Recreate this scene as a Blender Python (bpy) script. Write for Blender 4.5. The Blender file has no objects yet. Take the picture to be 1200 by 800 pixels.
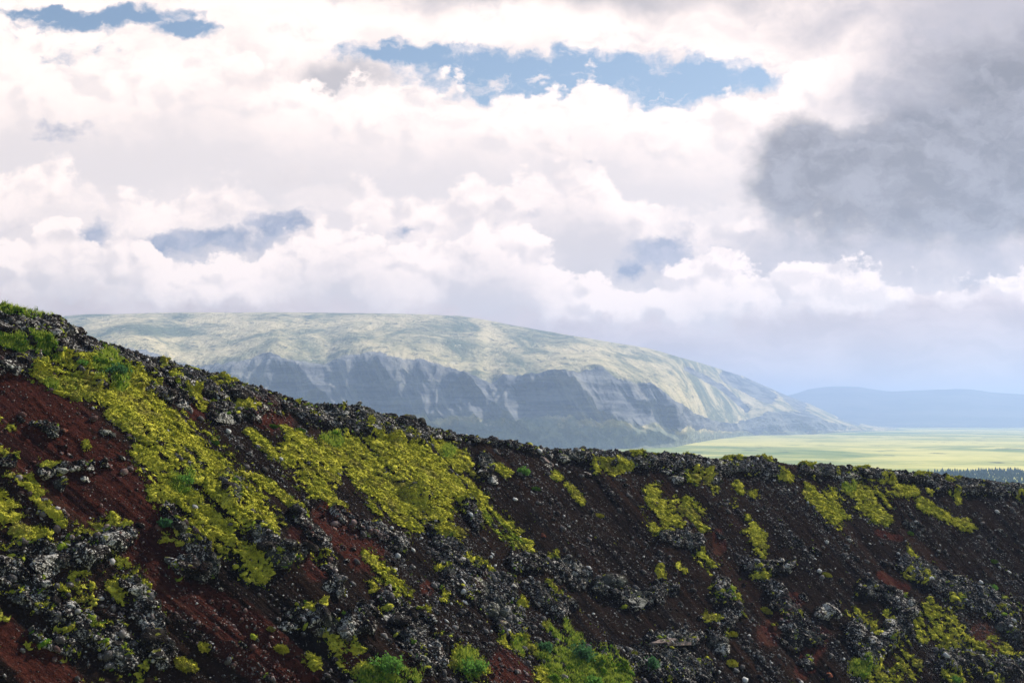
import bpy, bmesh, math
import numpy as np
from mathutils import Vector, Matrix

RNG = np.random.default_rng(7)
R = math.radians
scene = bpy.context.scene
COL = scene.collection

# ------------------------------------------------------------------ camera
F = 1200 * 50 / 36.0                 # focal length, in units of the 1200 wide design grid
PITCH = math.atan2(90, F)            # the eye-level line sits at row 490 of the grid
CP, SP = math.cos(PITCH), math.sin(PITCH)


def ray(px, py):
    """direction (x, y, z) of the sight line through a point of the design grid, with y = 1"""
    a = (np.asarray(px, float) - 600) / F
    b = (400 - np.asarray(py, float)) / F
    y = CP - b * SP
    z = SP + b * CP
    return a / y, z / y


def at(px, py, Y):
    rx, rz = ray(px, py)
    return rx * Y, Y + 0 * rx, rz * Y


def project(x, y, z):
    f = y * CP + z * SP
    u = -y * SP + z * CP
    return 600 + F * x / f, 400 - F * u / f


cam_data = bpy.data.cameras.new("camera")
cam_data.lens = 50
cam_data.sensor_width = 36
cam_data.clip_start = 0.5
cam_data.clip_end = 120000
cam = bpy.data.objects.new("camera", cam_data)
COL.objects.link(cam)
cam.rotation_euler = (math.pi / 2 + PITCH, 0, 0)
scene.camera = cam

# ------------------------------------------------------------------ noise
_perm = np.random.default_rng(3).permutation(256).astype(np.int32)
_perm = np.concatenate([_perm, _perm, _perm])
_g3 = np.random.default_rng(4).normal(size=(256, 3)).astype(np.float32)
_g3 /= np.linalg.norm(_g3, axis=1, keepdims=True)


def perlin(x, y, z=None, seed=0):
    x = np.asarray(x, np.float32) + seed * 17.31
    y = np.asarray(y, np.float32) + seed * 5.77
    z = np.full_like(x, seed * 3.1 + .37) if z is None else np.asarray(z, np.float32) + seed * 9.13
    xi, yi, zi = np.floor(x), np.floor(y), np.floor(z)
    xf, yf, zf = x - xi, y - yi, z - zi
    xi, yi, zi = (v.astype(np.int32) & 255 for v in (xi, yi, zi))
    u, v, w = (t * t * t * (t * (t * 6 - 15) + 10) for t in (xf, yf, zf))
    out = 0
    for dx in (0, 1):
        for dy in (0, 1):
            for dz in (0, 1):
                h = _perm[_perm[_perm[xi + dx] + yi + dy] + zi + dz]
                g = _g3[h]
                d = g[..., 0] * (xf - dx) + g[..., 1] * (yf - dy) + g[..., 2] * (zf - dz)
                out = out + d * (u if dx else 1 - u) * (v if dy else 1 - v) * (w if dz else 1 - w)
    return out * 1.5


def fbm(x, y, z=None, o=4, gain=.5, seed=0, ridge=False, billow=False):
    a, f, s, n = 1.0, 1.0, 0, 0.0
    for k in range(o):
        p = perlin(x * f, y * f, None if z is None else z * f, seed + k * 3)
        if ridge:
            p = 1 - 2 * np.abs(p)
        elif billow:
            p = 2 * np.abs(p) - .5
        s = s + a * p
        n += a
        a *= gain
        f *= 2.03
    return s / n


def smooth(a, b, x):
    t = np.clip((x - a) / (b - a), 0, 1)
    return t * t * (3 - 2 * t)


# ------------------------------------------------------------------ node helpers
def new_mat(name):
    m = bpy.data.materials.new(name)
    m.use_nodes = True
    nt = m.node_tree
    nt.nodes.clear()
    out = nt.nodes.new("ShaderNodeOutputMaterial")
    b = nt.nodes.new("ShaderNodeBsdfPrincipled")
    b.inputs["Roughness"].default_value = .95
    b.inputs["Specular IOR Level"].default_value = 0
    nt.links.new(b.outputs[0], out.inputs[0])
    return m, Net(nt), b


class Net:
    def __init__(s, nt):
        s.nt = nt

    def node(s, t, **kw):
        n = s.nt.nodes.new(t)
        for k, v in kw.items():
            setattr(n, k, v)
        return n

    def put(s, sock, v):
        if isinstance(v, bpy.types.NodeSocket):
            s.nt.links.new(v, sock)
        elif isinstance(v, (tuple, list)) and len(v) == 3 and sock.type == 'RGBA':
            sock.default_value = (*v, 1)
        else:
            sock.default_value = v

    def math(s, op, a, b=None, c=None, clamp=False):
        n = s.node("ShaderNodeMath", operation=op, use_clamp=clamp)
        s.put(n.inputs[0], a)
        if b is not None:
            s.put(n.inputs[1], b)
        if c is not None:
            s.put(n.inputs[2], c)
        return n.outputs[0]

    def vmath(s, op, a, b=None, c=None):
        n = s.node("ShaderNodeVectorMath", operation=op)
        s.put(n.inputs[0], a)
        if b is not None:
            s.put(n.inputs[3 if op == 'SCALE' else 1], b)
        if c is not None:
            s.put(n.inputs[2], c)
        return n.outputs["Value" if op in ('LENGTH', 'DOT_PRODUCT', 'DISTANCE') else "Vector"]

    def noise(s, vec, scale, detail=4, rough=.55, dist=0, lac=2.0, col=False):
        n = s.node("ShaderNodeTexNoise")
        s.put(n.inputs["Vector"], vec)
        n.inputs["Scale"].default_value = scale
        n.inputs["Detail"].default_value = detail
        n.inputs["Roughness"].default_value = rough
        n.inputs["Lacunarity"].default_value = lac
        n.inputs["Distortion"].default_value = dist
        return n.outputs["Color" if col else "Fac"]

    def ramp(s, v, a, b, lo=0.0, hi=1.0, kind='SMOOTHSTEP'):
        n = s.node("ShaderNodeMapRange", interpolation_type=kind, clamp=True) if kind != 'LINEAR' else s.node("ShaderNodeMapRange", clamp=True)
        s.put(n.inputs[0], v)
        for i, q in enumerate((a, b, lo, hi)):
            s.put(n.inputs[1 + i], q)
        return n.outputs[0]

    def mix(s, f, a, b, mode='MIX'):
        n = s.node("ShaderNodeMix", data_type='RGBA', blend_type=mode)
        n.clamp_factor = True
        s.put(n.inputs["Factor"], f)
        s.put(n.inputs[6], a)
        s.put(n.inputs[7], b)
        return n.outputs[2]

    def sep(s, v):
        n = s.node("ShaderNodeSeparateXYZ")
        s.put(n.inputs[0], v)
        return n.outputs[0], n.outputs[1], n.outputs[2]

    def comb(s, x, y, z):
        n = s.node("ShaderNodeCombineXYZ")
        for i, q in enumerate((x, y, z)):
            s.put(n.inputs[i], q)
        return n.outputs[0]

    def attr(s, name, out="Fac"):
        n = s.node("ShaderNodeAttribute", attribute_name=name)
        return n.outputs[out]

    def pos(s):
        return s.node("ShaderNodeNewGeometry").outputs["Position"]

    def bump(s, h, dist, strength=1.0):
        n = s.node("ShaderNodeBump")
        n.inputs["Strength"].default_value = strength
        n.inputs["Distance"].default_value = dist
        s.put(n.inputs["Height"], h)
        return n.outputs[0]


def lichen_rock(N, P, amount=0.0):
    """dark basalt crusted with pale lichen, returns colour and height"""
    n1 = N.noise(P, 1.1, 6, .65)
    n2 = N.noise(P, 5.5, 5, .7)
    n3 = N.noise(P, 2.6, 5, .6, dist=.4)
    base = N.mix(N.ramp(n1, .35, .68), (.012, .0095, .008), (.050, .042, .036))
    base = N.mix(N.ramp(n3, .58, .72), base, (.085, .088, .072))
    rust = N.noise(P, .33, 3, .5)
    base = N.mix(N.math('MULTIPLY', N.ramp(rust, .58, .75), .5), base, (.07, .028, .02))
    lim = N.math('SUBTRACT', .60 - amount, N.math('ADD', N.math('MULTIPLY', N.math('SUBTRACT', n1, .5), .45), N.math('MULTIPLY', N.math('SUBTRACT', n3, .5), .35)))
    n4 = N.noise(P, 9.0, 4, .7)
    spot = N.ramp(N.math('SUBTRACT', N.math('ADD', N.math('MULTIPLY', n2, .5), N.math('MULTIPLY', n4, .5)), lim), 0, .045)
    pale = N.mix(N.ramp(n4, .4, .62), (.25, .235, .20), (.62, .57, .50))
    colr = N.mix(N.math('MULTIPLY', spot, .95), base, pale)
    big = N.noise(P, .45, 3, .5)
    colr = N.mix(N.math('MULTIPLY', N.ramp(big, .52, .66), .55), colr, N.mix(n4, (.035, .038, .03), (.20, .205, .165)))
    vo = N.node("ShaderNodeTexVoronoi", feature='DISTANCE_TO_EDGE')
    N.put(vo.inputs["Vector"], N.vmath('ADD', P, N.vmath('SCALE', N.noise(P, 1.5, 3, .6, col=True), 1.0)))
    vo.inputs["Scale"].default_value = 1.3
    crack = N.ramp(vo.outputs["Distance"], .0, .05, 1, 0)
    colr = N.mix(crack, colr, (.008, .007, .0065))
    pit = N.ramp(n4, .34, .44, 1, 0)
    colr = N.mix(N.math('MULTIPLY', pit, .6), colr, (.010, .008, .008))
    h = N.math('ADD', N.math('MULTIPLY', n2, .6), N.math('MULTIPLY', n1, .8))
    h = N.math('ADD', h, N.math('MULTIPLY', n4, .35))
    h = N.math('SUBTRACT', h, N.math('MULTIPLY', crack, .5))
    return colr, h


# ------------------------------------------------------------------ materials
def mat_slope():
    m, N, b = new_mat("crater_soil")
    P = N.pos()
    red, rock, streak = N.attr("red"), N.attr("rock"), N.attr("streak")
    f1 = N.noise(P, .35, 6, .62)
    f2 = N.noise(P, 3.2, 6, .7)
    f3 = N.noise(P, 11, 3, .7)
    dark = N.mix(N.ramp(f1, .3, .7), (.0048, .0036, .0030), (.0165, .0104, .0075))
    dark = N.mix(N.ramp(streak, .0, .4), dark, (.023, .0125, .0085))
    dark = N.mix(N.ramp(streak, -.4, -.08, 1, 0), dark, (.007, .006, .006))
    redc = N.mix(N.ramp(f2, .3, .7), (.018, .0056, .004), (.070, .0205, .0128))
    redc = N.mix(N.ramp(f1, .45, .75), redc, (.042, .014, .011))
    rf = N.ramp(N.math('ADD', red, N.math('MULTIPLY', N.math('SUBTRACT', f2, .5), .5)), .3, .75)
    redc = N.mix(N.ramp(streak, .05, .35), redc, (.060, .025, .016))
    redc = N.mix(N.ramp(streak, -.35, -.05, 1, 0), redc, (.022, .009, .0075))
    c = N.mix(rf, dark, redc)
    c = N.mix(N.ramp(f3, .60, .72), c, (.075, .055, .046))
    c = N.mix(N.ramp(f3, .30, .42, 1, 0), c, (.010, .008, .008))
    grit = N.noise(P, 7.0, 2, .6)
    c = N.mix(N.math('MULTIPLY', N.ramp(grit, .70, .76), .7), c, (.25, .23, .21))
    rc, rh = lichen_rock(N, P, .06)
    rkf = N.ramp(N.math('ADD', rock, N.math('MULTIPLY', N.math('SUBTRACT', f2, .5), .7)), .38, .55)
    c = N.mix(rkf, c, rc)
    N.put(b.inputs["Base Color"], c)
    h = N.math('ADD', N.math('MULTIPLY', f2, .5), N.math('MULTIPLY', f3, .4))
    h = N.math('ADD', h, N.math('MULTIPLY', N.math('MULTIPLY', rh, rkf), .8))
    N.put(b.inputs["Normal"], N.bump(h, .30))
    return m


def mat_rock(name, amount, tint=None):
    m, N, b = new_mat(name)
    P = N.pos()
    c, h = lichen_rock(N, P, amount)
    if tint:
        c = N.mix(N.ramp(N.noise(P, 1.4, 4, .6), .42, .56), c, tint)
    mo = N.noise(P, 1.3, 5, .6)
    up = N.sep(N.node("ShaderNodeNewGeometry").outputs["Normal"])[2]
    mf = N.ramp(N.math('ADD', N.math('MULTIPLY', up, .25), mo), .80, .86)   # moss grows on level tops
    c = N.mix(N.math('MULTIPLY', mf, .85), c, (.16, .16, .025))
    N.put(b.inputs["Base Color"], c)
    N.put(b.inputs["Normal"], N.bump(h, .25))
    return m


def mat_moss(name="moss"):
    m, N, b = new_mat(name)
    P = N.pos()
    g = N.attr("green")
    n1 = N.noise(P, .8, 5, .6)
    n2 = N.noise(P, 4.0, 5, .7)
    n3 = N.noise(P, 15, 2, .7)
    y = N.mix(N.ramp(n1, .32, .68), (.36, .355, .032), (.68, .61, .07))
    y = N.mix(N.ramp(n2, .34, .50, 1, 0), y, (.12, .13, .016))  # olive in the low spots paints shaded gaps into the moss colour
    y = N.mix(N.ramp(n2, .58, .72), y, (.84, .76, .17))  # brightest tone paints sunlit highlights into the moss colour
    y = N.mix(N.ramp(n3, .66, .74), y, (.14, .13, .025))
    y = N.mix(N.math('MULTIPLY', N.ramp(N.noise(P, .55, 6, .68), .51, .66), .80), y, (.26, .215, .055))   # dry brown moss
    y = N.mix(N.ramp(N.noise(P, 2.2, 6, .7, dist=.5), .55, .68), y, (.13, .145, .022))
    gr = N.mix(N.ramp(n2, .35, .65), (.05, .13, .012), (.17, .28, .025))
    gf = N.ramp(N.math('ADD', g, N.math('MULTIPLY', N.math('SUBTRACT', n1, .5), .9)), .3, .75)
    c = N.mix(gf, y, gr)
    N.put(b.inputs["Base Color"], c)
    N.put(b.inputs["Normal"], N.bump(N.math('ADD', n3, N.math('MULTIPLY', n2, 1.2)), .16))
    return m


def mat_leaf(name, c1, c2):
    m, N, b = new_mat(name)
    N.put(b.inputs["Base Color"], N.mix(N.ramp(N.noise(N.pos(), 3.5, 3, .6), .35, .65), c1, c2))
    b.inputs["Roughness"].default_value = .7
    tr = N.node("ShaderNodeBsdfTranslucent")
    N.put(tr.inputs[0], tuple(min(1, 1.5 * q) for q in c2))
    mx = N.node("ShaderNodeMixShader")
    mx.inputs[0].default_value = .3
    out = [n for n in N.nt.nodes if n.type == 'OUTPUT_MATERIAL'][0]
    N.nt.links.new(b.outputs[0], mx.inputs[1])
    N.nt.links.new(tr.outputs[0], mx.inputs[2])
    N.nt.links.new(mx.outputs[0], out.inputs[0])
    return m


def mat_bark():
    m, N, b = new_mat("twig_bark")
    N.put(b.inputs["Base Color"], N.mix(N.noise(N.pos(), 20, 3), (.04, .03, .02), (.10, .08, .06)))
    return m


def mat_mountain():
    m, N, b = new_mat("mountain_heath")
    P = N.pos()
    cliff, talus = N.attr("cliff"), N.attr("talus")
    PX = N.vmath('MULTIPLY', P, (1.0, .30, 1.4))
    n1 = N.noise(PX, .0050, 9, .68, dist=.6)
    n2 = N.noise(N.vmath('MULTIPLY', P, (1.0, .42, 1.0)), .034, 6, .70)
    strata = N.noise(N.vmath('MULTIPLY', P, (.25, .25, 3.2)), .012, 5, .6)
    heath = N.mix(N.ramp(n1, .36, .62), (.13, .15, .08), (.64, .52, .29))
    heath = N.mix(N.ramp(n2, .52, .68), heath, (.13, .13, .075))
    heath = N.mix(N.ramp(n2, .30, .42, 1, 0), heath, (.58, .50, .33))
    rock = N.mix(N.ramp(strata, .38, .62), (.062, .068, .078), (.22, .215, .21))
    chute = N.noise(N.vmath('MULTIPLY', N.vmath('ADD', P, N.vmath('MULTIPLY', N.comb(N.sep(P)[2], 0.0, 0.0), (.55, 0, 0))), (1, .12, .10)), .014, 6, .65)
    rock = N.mix(N.math('MULTIPLY', N.ramp(chute, .50, .68), .75), rock, (.34, .31, .25))
    tal = N.mix(N.ramp(n2, .38, .64), (.13, .145, .095), (.27, .28, .185))  # talus colour lifted to stand in for pale mist at the foot
    c = N.mix(N.ramp(N.math('ADD', cliff, N.math('MULTIPLY', N.math('SUBTRACT', n2, .5), .8)), .35, .65), heath, rock)
    c = N.mix(N.ramp(N.math('ADD', talus, N.math('MULTIPLY', N.math('SUBTRACT', n2, .5), 1.7)), .2, .8), c, tal)
    N.put(b.inputs["Base Color"], c)
    N.put(b.inputs["Normal"], N.bump(N.math('ADD', n2, N.math('MULTIPLY', strata, .6)), 22))
    return m


def mat_hills():
    m, N, b = new_mat("far_hill_heath")
    P = N.pos()
    n = N.noise(N.vmath('MULTIPLY', P, (.5, .8, 3)), .003, 6, .6)
    N.put(b.inputs["Base Color"], N.mix(N.ramp(n, .35, .65), (.016, .018, .018), (.10, .088, .075)))
    N.put(b.inputs["Normal"], N.bump(n, 60))
    return m


def mat_plain():
    m, N, b = new_mat("plain_grass")
    P = N.pos()
    PX = N.vmath('MULTIPLY', N.vmath('ADD', P, N.vmath('SCALE', N.noise(P, .0006, 3, .5, col=True), 1500)), (1.0, .30, 1.0))
    n1 = N.noise(PX, .0022, 6, .6)
    n2 = N.noise(PX, .0085, 6, .65)
    n3 = N.noise(N.vmath('MULTIPLY', P, (1, .6, 1)), .0105, 5, .6)
    c = N.mix(N.ramp(n1, .36, .62), (.13, .20, .055), (.60, .53, .17))
    c = N.mix(N.ramp(n2, .55, .7), c, (.26, .29, .095))
    c = N.mix(N.ramp(n3, .61, .68), c, (.05, .06, .035))
    N.put(b.inputs["Base Color"], c)
    return m


def mat_conifer():
    m, N, b = new_mat("conifer_needles")
    N.put(b.inputs["Base Color"], N.mix(N.noise(N.pos(), .12, 3), (.003, .028, .020), (.016, .058, .030)))
    return m


M_SLOPE, M_MOSS = mat_slope(), mat_moss()
M_ROCK = [mat_rock("dark_lava", .01), mat_rock("lichened_lava", .065), mat_rock("white_crusted_lava", .115)]
M_PINK = mat_rock("pinkish_lava", .06, (.27, .20, .17))
M_RUST = mat_rock("rusty_lava", -.10, (.26, .085, .05))
M_BARK = mat_bark()
M_LEAF = mat_leaf("willow_leaf", (.045, .12, .022), (.12, .24, .04))
M_LEAFD = mat_leaf("dark_leaf", (.022, .065, .028), (.06, .14, .05))
M_GRASS = mat_leaf("grass_blade", (.07, .16, .015), (.32, .36, .05))


# ------------------------------------------------------------------ mesh helpers
def mesh_from(name, V, Q, mat, smooth_shade=True, attrs=None, T=None):
    me = bpy.data.meshes.new(name)
    V = np.asarray(V, np.float32)
    nq = 0 if Q is None else len(Q)
    ntr = 0 if T is None else len(T)
    loops = []
    if nq:
        loops.append(np.asarray(Q, np.int32).ravel())
    if ntr:
        loops.append(np.asarray(T, np.int32).ravel())
    loops = np.concatenate(loops)
    starts = np.concatenate([np.arange(nq) * 4, nq * 4 + np.arange(ntr) * 3]).astype(np.int32)
    me.vertices.add(len(V))
    me.vertices.foreach_set("co", V.ravel())
    me.loops.add(len(loops))
    me.loops.foreach_set("vertex_index", loops)
    me.polygons.add(nq + ntr)
    me.polygons.foreach_set("loop_start", starts)
    if smooth_shade:
        me.polygons.foreach_set("use_smooth", np.ones(nq + ntr, bool))
    me.update(calc_edges=True)
    for k, v in (attrs or {}).items():
        a = me.attributes.new(k, 'FLOAT', 'POINT')
        a.data.foreach_set("value", np.asarray(v, np.float32).ravel())
    me.materials.append(mat)
    return me


def link(name, me, parent=None, loc=(0, 0, 0), **props):
    o = bpy.data.objects.new(name, me)
    COL.objects.link(o)
    o.location = loc
    if parent is not None:
        o.parent = parent
    for k, v in props.items():
        o[k] = v
    return o


def grid_quads(nr, nc):
    i = np.arange(nr * nc).reshape(nr, nc)
    return np.stack([i[:-1, :-1], i[1:, :-1], i[1:, 1:], i[:-1, 1:]], -1).reshape(-1, 4)


# ------------------------------------------------------------------ crater wall
RIM = np.array([(-900, 250), (-500, 300), (-200, 335), (0, 364), (30, 368), (55, 374), (75, 391), (95, 406), (118, 413), (150, 420),
                (190, 427), (240, 440), (280, 452), (320, 466), (340, 474), (370, 477), (400, 480), (440, 490), (470, 496),
                (500, 508), (540, 515), (580, 521), (600, 523), (640, 530), (680, 530), (740, 535), (800, 536), (860, 538),
                (900, 538), (950, 548), (1000, 553), (1060, 556), (1100, 560), (1150, 567), (1200, 572), (1400, 586), (1900, 604)], float)
DIST = np.array([(-900, 66), (0, 90), (1200, 150), (1900, 180)], float)
FALL = np.array([(-900, 5), (-300, 14), (0, 25), (600, 51), (1200, 73), (1900, 90)], float)   # degrees right of +x towards the viewer
rim_px = np.linspace(-900, 1900, 6000)
rx, ry, rz = at(rim_px, np.interp(rim_px, RIM[:, 0], RIM[:, 1]), np.interp(rim_px, DIST[:, 0], DIST[:, 1]))
arc = np.concatenate([[0], np.cumsum(np.hypot(np.diff(rx), np.diff(ry)))])
arc -= np.interp(0, rim_px, arc)
ds, dh = .105, .095
s_lo, s_hi = np.interp(-790, rim_px, arc), np.interp(1420, rim_px, arc)
S = np.arange(s_lo, s_hi, ds)
H = np.concatenate([-np.geomspace(220, 3.2, 26), np.arange(-3, 33, dh), np.linspace(33.2, 60, 24)])
NS, NH = len(S), len(H)
px_s = np.interp(S, arc, rim_px)
X0, Y0, Z0 = (np.interp(S, arc, q) for q in (rx, ry, rz))
an = np.radians(np.interp(px_s, FALL[:, 0], FALL[:, 1]))
FX, FY = np.cos(an), -np.sin(an)
k = 40                                                   # smooth the fall directions and the hidden base of the crest
SS, HH = np.meshgrid(S, H)                               # rows = h, columns = s
hf = np.maximum(HH, 0)
crest = 1.1
prof = np.where(HH > 0, -.74 * (np.sqrt(HH ** 2 + crest ** 2) - crest), -.30 * (np.sqrt(HH ** 2 + 4) - 2))
prof = np.maximum(prof, -78 - Z0[None, :])
prof = np.where(HH > 40, np.maximum(prof, -.74 * 40 - (HH - 40) * .15), prof)
BX, BY = X0[None] + HH * FX[None], Y0[None] + HH * FY[None]
BZ = Z0[None] + prof
inner = smooth(-6, -2, HH) * (1 - smooth(31, 33, HH))
PXg, PYg = project(BX, BY, BZ)
print("grid", NS, NH, "px range", px_s[0], px_s[-1])

# unit normal of the smooth base
nl = np.sqrt(1 + .74 ** 2)
NX, NY, NZ = .74 / nl * FX[None] + 0 * HH, .74 / nl * FY[None] + 0 * HH, 1 / nl + 0 * HH


def strokes(lst, warp=0.0):
    """soft field: 1 on the centre line of a patch, 0 on its edge, negative outside"""
    out = np.full(PXg.shape, -1.0, np.float32)
    for st in lst:
        pts = st
        for a, b in zip(pts[:-1], pts[1:]) if len(pts) > 1 else [(pts[0], pts[0])]:
            rmax = max(a[2], b[2])
            x0, x1 = min(a[0], b[0]) - 2 * rmax, max(a[0], b[0]) + 2 * rmax
            y0, y1 = min(a[1], b[1]) - 2 * rmax, max(a[1], b[1]) + 2 * rmax
            sel = (PXg > x0) & (PXg < x1) & (PYg > y0) & (PYg < y1)
            if not sel.any():
                continue
            X, Y = PXg[sel], PYg[sel]
            dx, dy = b[0] - a[0], b[1] - a[1]
            t = np.clip(((X - a[0]) * dx + (Y - a[1]) * dy) / (dx * dx + dy * dy + 1e-6), 0, 1)
            d = np.hypot(X - a[0] - t * dx, Y - a[1] - t * dy)
            r = a[2] + t * (b[2] - a[2])
            out[sel] = np.maximum(out[sel], 1 - d / r)
    return out


MOSS = [
    [(45, 434, 10), (85, 448, 15), (130, 460, 15), (165, 472, 14), (182, 480, 10)],
    [(62, 447, 9), (75, 455, 8)],
    [(70, 420, 8), (110, 428, 10), (150, 440, 9), (180, 455, 8)],
    [(0, 400, 8), (30, 403, 10), (55, 408, 8)],
    [(130, 484, 7), (145, 499, 5)],
    [(150, 488, 14), (190, 505, 26), (205, 530, 30), (235, 556, 34), (265, 585, 34), (300, 605, 22)],
    [(165, 530, 14), (185, 545, 14)],
    [(190, 575, 16), (225, 585, 20), (240, 600, 18), (260, 620, 14)],
    [(225, 555, 24), (280, 600, 22), (310, 615, 14)],
    [(215, 620, 14), (245, 632, 14), (262, 645, 9)],
    [(240, 610, 10), (280, 640, 9)],
    [(292, 652, 9), (300, 664, 12), (308, 678, 8)],
    [(284, 664, 7), (292, 671, 7)],
    [(195, 630, 6), (205, 628, 6)],
    [(292, 505, 5), (310, 520, 6), (322, 532, 5)],
    [(295, 558, 6), (315, 570, 8), (335, 586, 8), (345, 592, 6), (355, 600, 4)],
    [(345, 518, 14), (345, 535, 17), (365, 545, 16), (382, 555, 16)],
    [(362, 522, 10), (390, 540, 12)],
    [(352, 556, 7), (372, 570, 11), (385, 580, 7)],
    [(390, 590, 6), (402, 595, 5)],
    [(385, 515, 10), (420, 530, 22), (460, 545, 30), (500, 560, 28), (540, 575, 18), (560, 582, 9)],
    [(430, 522, 14), (480, 525, 18), (510, 530, 16), (540, 545, 10)],
    [(420, 560, 10), (450, 580, 16), (485, 590, 16), (520, 600, 12)],
    [(440, 590, 9), (470, 605, 11), (490, 618, 7)],
    [(525, 530, 9), (540, 535, 7), (548, 547, 5)],
    [(562, 598, 9), (580, 610, 10), (600, 628, 9), (618, 645, 6)],
    [(520, 622, 9), (535, 625, 8)],
    [(583, 548, 5), (594, 556, 5)],
    [(618, 640, 6)], [(665, 568, 4), (675, 578, 5), (682, 590, 3)],
    [(650, 556, 5), (655, 560, 4)],
    [(700, 545, 8), (725, 548, 7), (740, 545, 5)],
    [(767, 570, 7), (765, 588, 10), (780, 600, 16), (795, 605, 14)],
    [(770, 618, 9), (785, 620, 6)], [(806, 588, 6), (816, 605, 9), (824, 618, 7)],
    [(808, 558, 8), (830, 558, 9)], [(838, 575, 5)], [(865, 565, 5), (870, 573, 4)], [(884, 577, 6)], [(858, 588, 6)], [(876, 607, 4)],
    [(882, 620, 8), (888, 633, 8), (892, 648, 7)], [(884, 672, 6), (900, 674, 4)],
    [(824, 650, 7), (830, 660, 6), (836, 668, 4)], [(846, 697, 9), (860, 700, 9)], [(832, 722, 6), (838, 728, 5)],
    [(774, 665, 4), (776, 678, 4)], [(795, 663, 4), (802, 668, 4)],
    [(950, 565, 6), (955, 578, 6)], [(918, 556, 7), (925, 557, 6)], [(945, 575, 4), (952, 586, 5)],
    [(972, 585, 14), (980, 600, 13)], [(995, 570, 9), (1015, 580, 13), (1030, 592, 13), (1040, 605, 7)],
    [(1012, 590, 9), (1030, 605, 7)], [(1040, 612, 4)], [(1035, 562, 5), (1045, 564, 4)],
    [(1052, 575, 7), (1070, 578, 7)], [(1078, 590, 6), (1100, 602, 7), (1118, 612, 5)], [(1128, 612, 7), (1138, 616, 6)],
    [(1120, 576, 4), (1124, 584, 4)], [(1196, 581, 5)],
    [(1065, 640, 4), (1072, 652, 4)], [(1064, 671, 5), (1082, 677, 5)], [(1090, 703, 4)], [(1115, 700, 5), (1125, 705, 4)],
    [(1092, 712, 9), (1105, 724, 12), (1120, 738, 12)], [(1100, 740, 10), (1128, 748, 8)],
    [(1105, 758, 8), (1140, 757, 8), (1158, 768, 5)], [(1075, 730, 6), (1080, 750, 6)], [(1050, 752, 9), (1062, 755, 6)],
    [(1000, 722, 8), (1015, 730, 8), (1030, 745, 6)], [(1055, 775, 10), (1070, 785, 8)], [(1040, 722, 5), (1045, 728, 4)],
    [(1172, 719, 6), (1182, 724, 4)], [(1160, 750, 6), (1175, 760, 6), (1182, 766, 4)], [(1170, 770, 6), (1190, 773, 4)],
    [(1020, 790, 12), (1060, 797, 12)], [(1110, 792, 8), (1130, 797, 8)], [(1150, 785, 8), (1172, 795, 8)], [(1190, 735, 4), (1186, 744, 4)],
    [(0, 530, 10), (12, 535, 6)], [(0, 585, 14), (18, 602, 10), (5, 605, 9)], [(10, 555, 6), (30, 565, 6), (45, 580, 6)],
    [(38, 590, 7), (55, 600, 8), (62, 612, 6)], [(22, 620, 8), (42, 628, 11), (55, 635, 7)],
    [(62, 618, 10), (85, 625, 11), (100, 630, 8), (114, 628, 5)], [(112, 612, 7), (130, 610, 7), (148, 619, 4)],
    [(48, 596, 5), (50, 605, 5)], [(55, 642, 5), (65, 643, 4)], [(8, 640, 6), (20, 642, 4)], [(5, 660, 6)],
    [(18, 690, 9), (32, 698, 8)], [(62, 688, 7), (72, 692, 6)], [(85, 678, 6), (98, 678, 5)], [(95, 690, 6), (105, 690, 5)],
    [(88, 702, 5), (105, 708, 6)], [(128, 686, 6), (135, 694, 6), (140, 705, 5), (145, 712, 4)],
    [(90, 725, 6), (98, 730, 5)], [(105, 738, 5), (122, 736, 6)], [(140, 660, 7), (148, 663, 5)],
    [(160, 675, 8), (170, 686, 7), (165, 690, 7)], [(0, 720, 6), (8, 725, 5)], [(40, 716, 6), (55, 718, 5)],
    [(105, 750, 4), (115, 758, 5), (125, 766, 4)], [(140, 765, 5), (150, 775, 5), (168, 782, 5)], [(175, 758, 5), (182, 765, 4)],
    [(60, 735, 5), (80, 742, 4)], [(100, 795, 6), (112, 797, 5)], [(160, 796, 6)],
    [(432, 650, 7), (440, 660, 7), (450, 674, 9), (470, 690, 7), (480, 695, 5)], [(455, 680, 6), (440, 685, 7)],
    [(460, 705, 7), (475, 712, 6)], [(486, 718, 6), (497, 716, 5)],
    [(332, 648, 7), (345, 646, 5)], [(340, 660, 6), (346, 665, 5)], [(362, 710, 6), (375, 708, 5)], [(370, 650, 5), (380, 660, 5)],
    [(516, 666, 6), (525, 668, 4)], [(545, 655, 5), (565, 663, 7), (575, 671, 4)], [(520, 700, 5)], [(548, 703, 4)],
    [(640, 660, 4), (650, 648, 4)], [(605, 711, 6), (614, 707, 5)], [(642, 687, 4)], [(651, 698, 8)], [(665, 710, 4)],
    [(384, 742, 8), (390, 745, 6)], [(395, 760, 8), (420, 763, 7)], [(402, 752, 6), (420, 758, 6)], [(362, 772, 6), (368, 780, 6)],
    [(0, 488, 4)], [(15, 498, 6)], [(55, 545, 5), (62, 548, 4)], [(100, 520, 3), (103, 524, 3)],
    [(640, 732, 5), (660, 738, 6)], [(540, 762, 8), (550, 768, 8)], [(595, 752, 8), (615, 755, 9), (625, 758, 7)], [(400, 776, 6), (415, 785, 6)],
    [(200, 440, 6), (232, 462, 6)], [(225, 470, 6), (240, 476, 5)], [(280, 478, 8), (295, 482, 6)], [(250, 450, 6), (262, 453, 5)],
]
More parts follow.
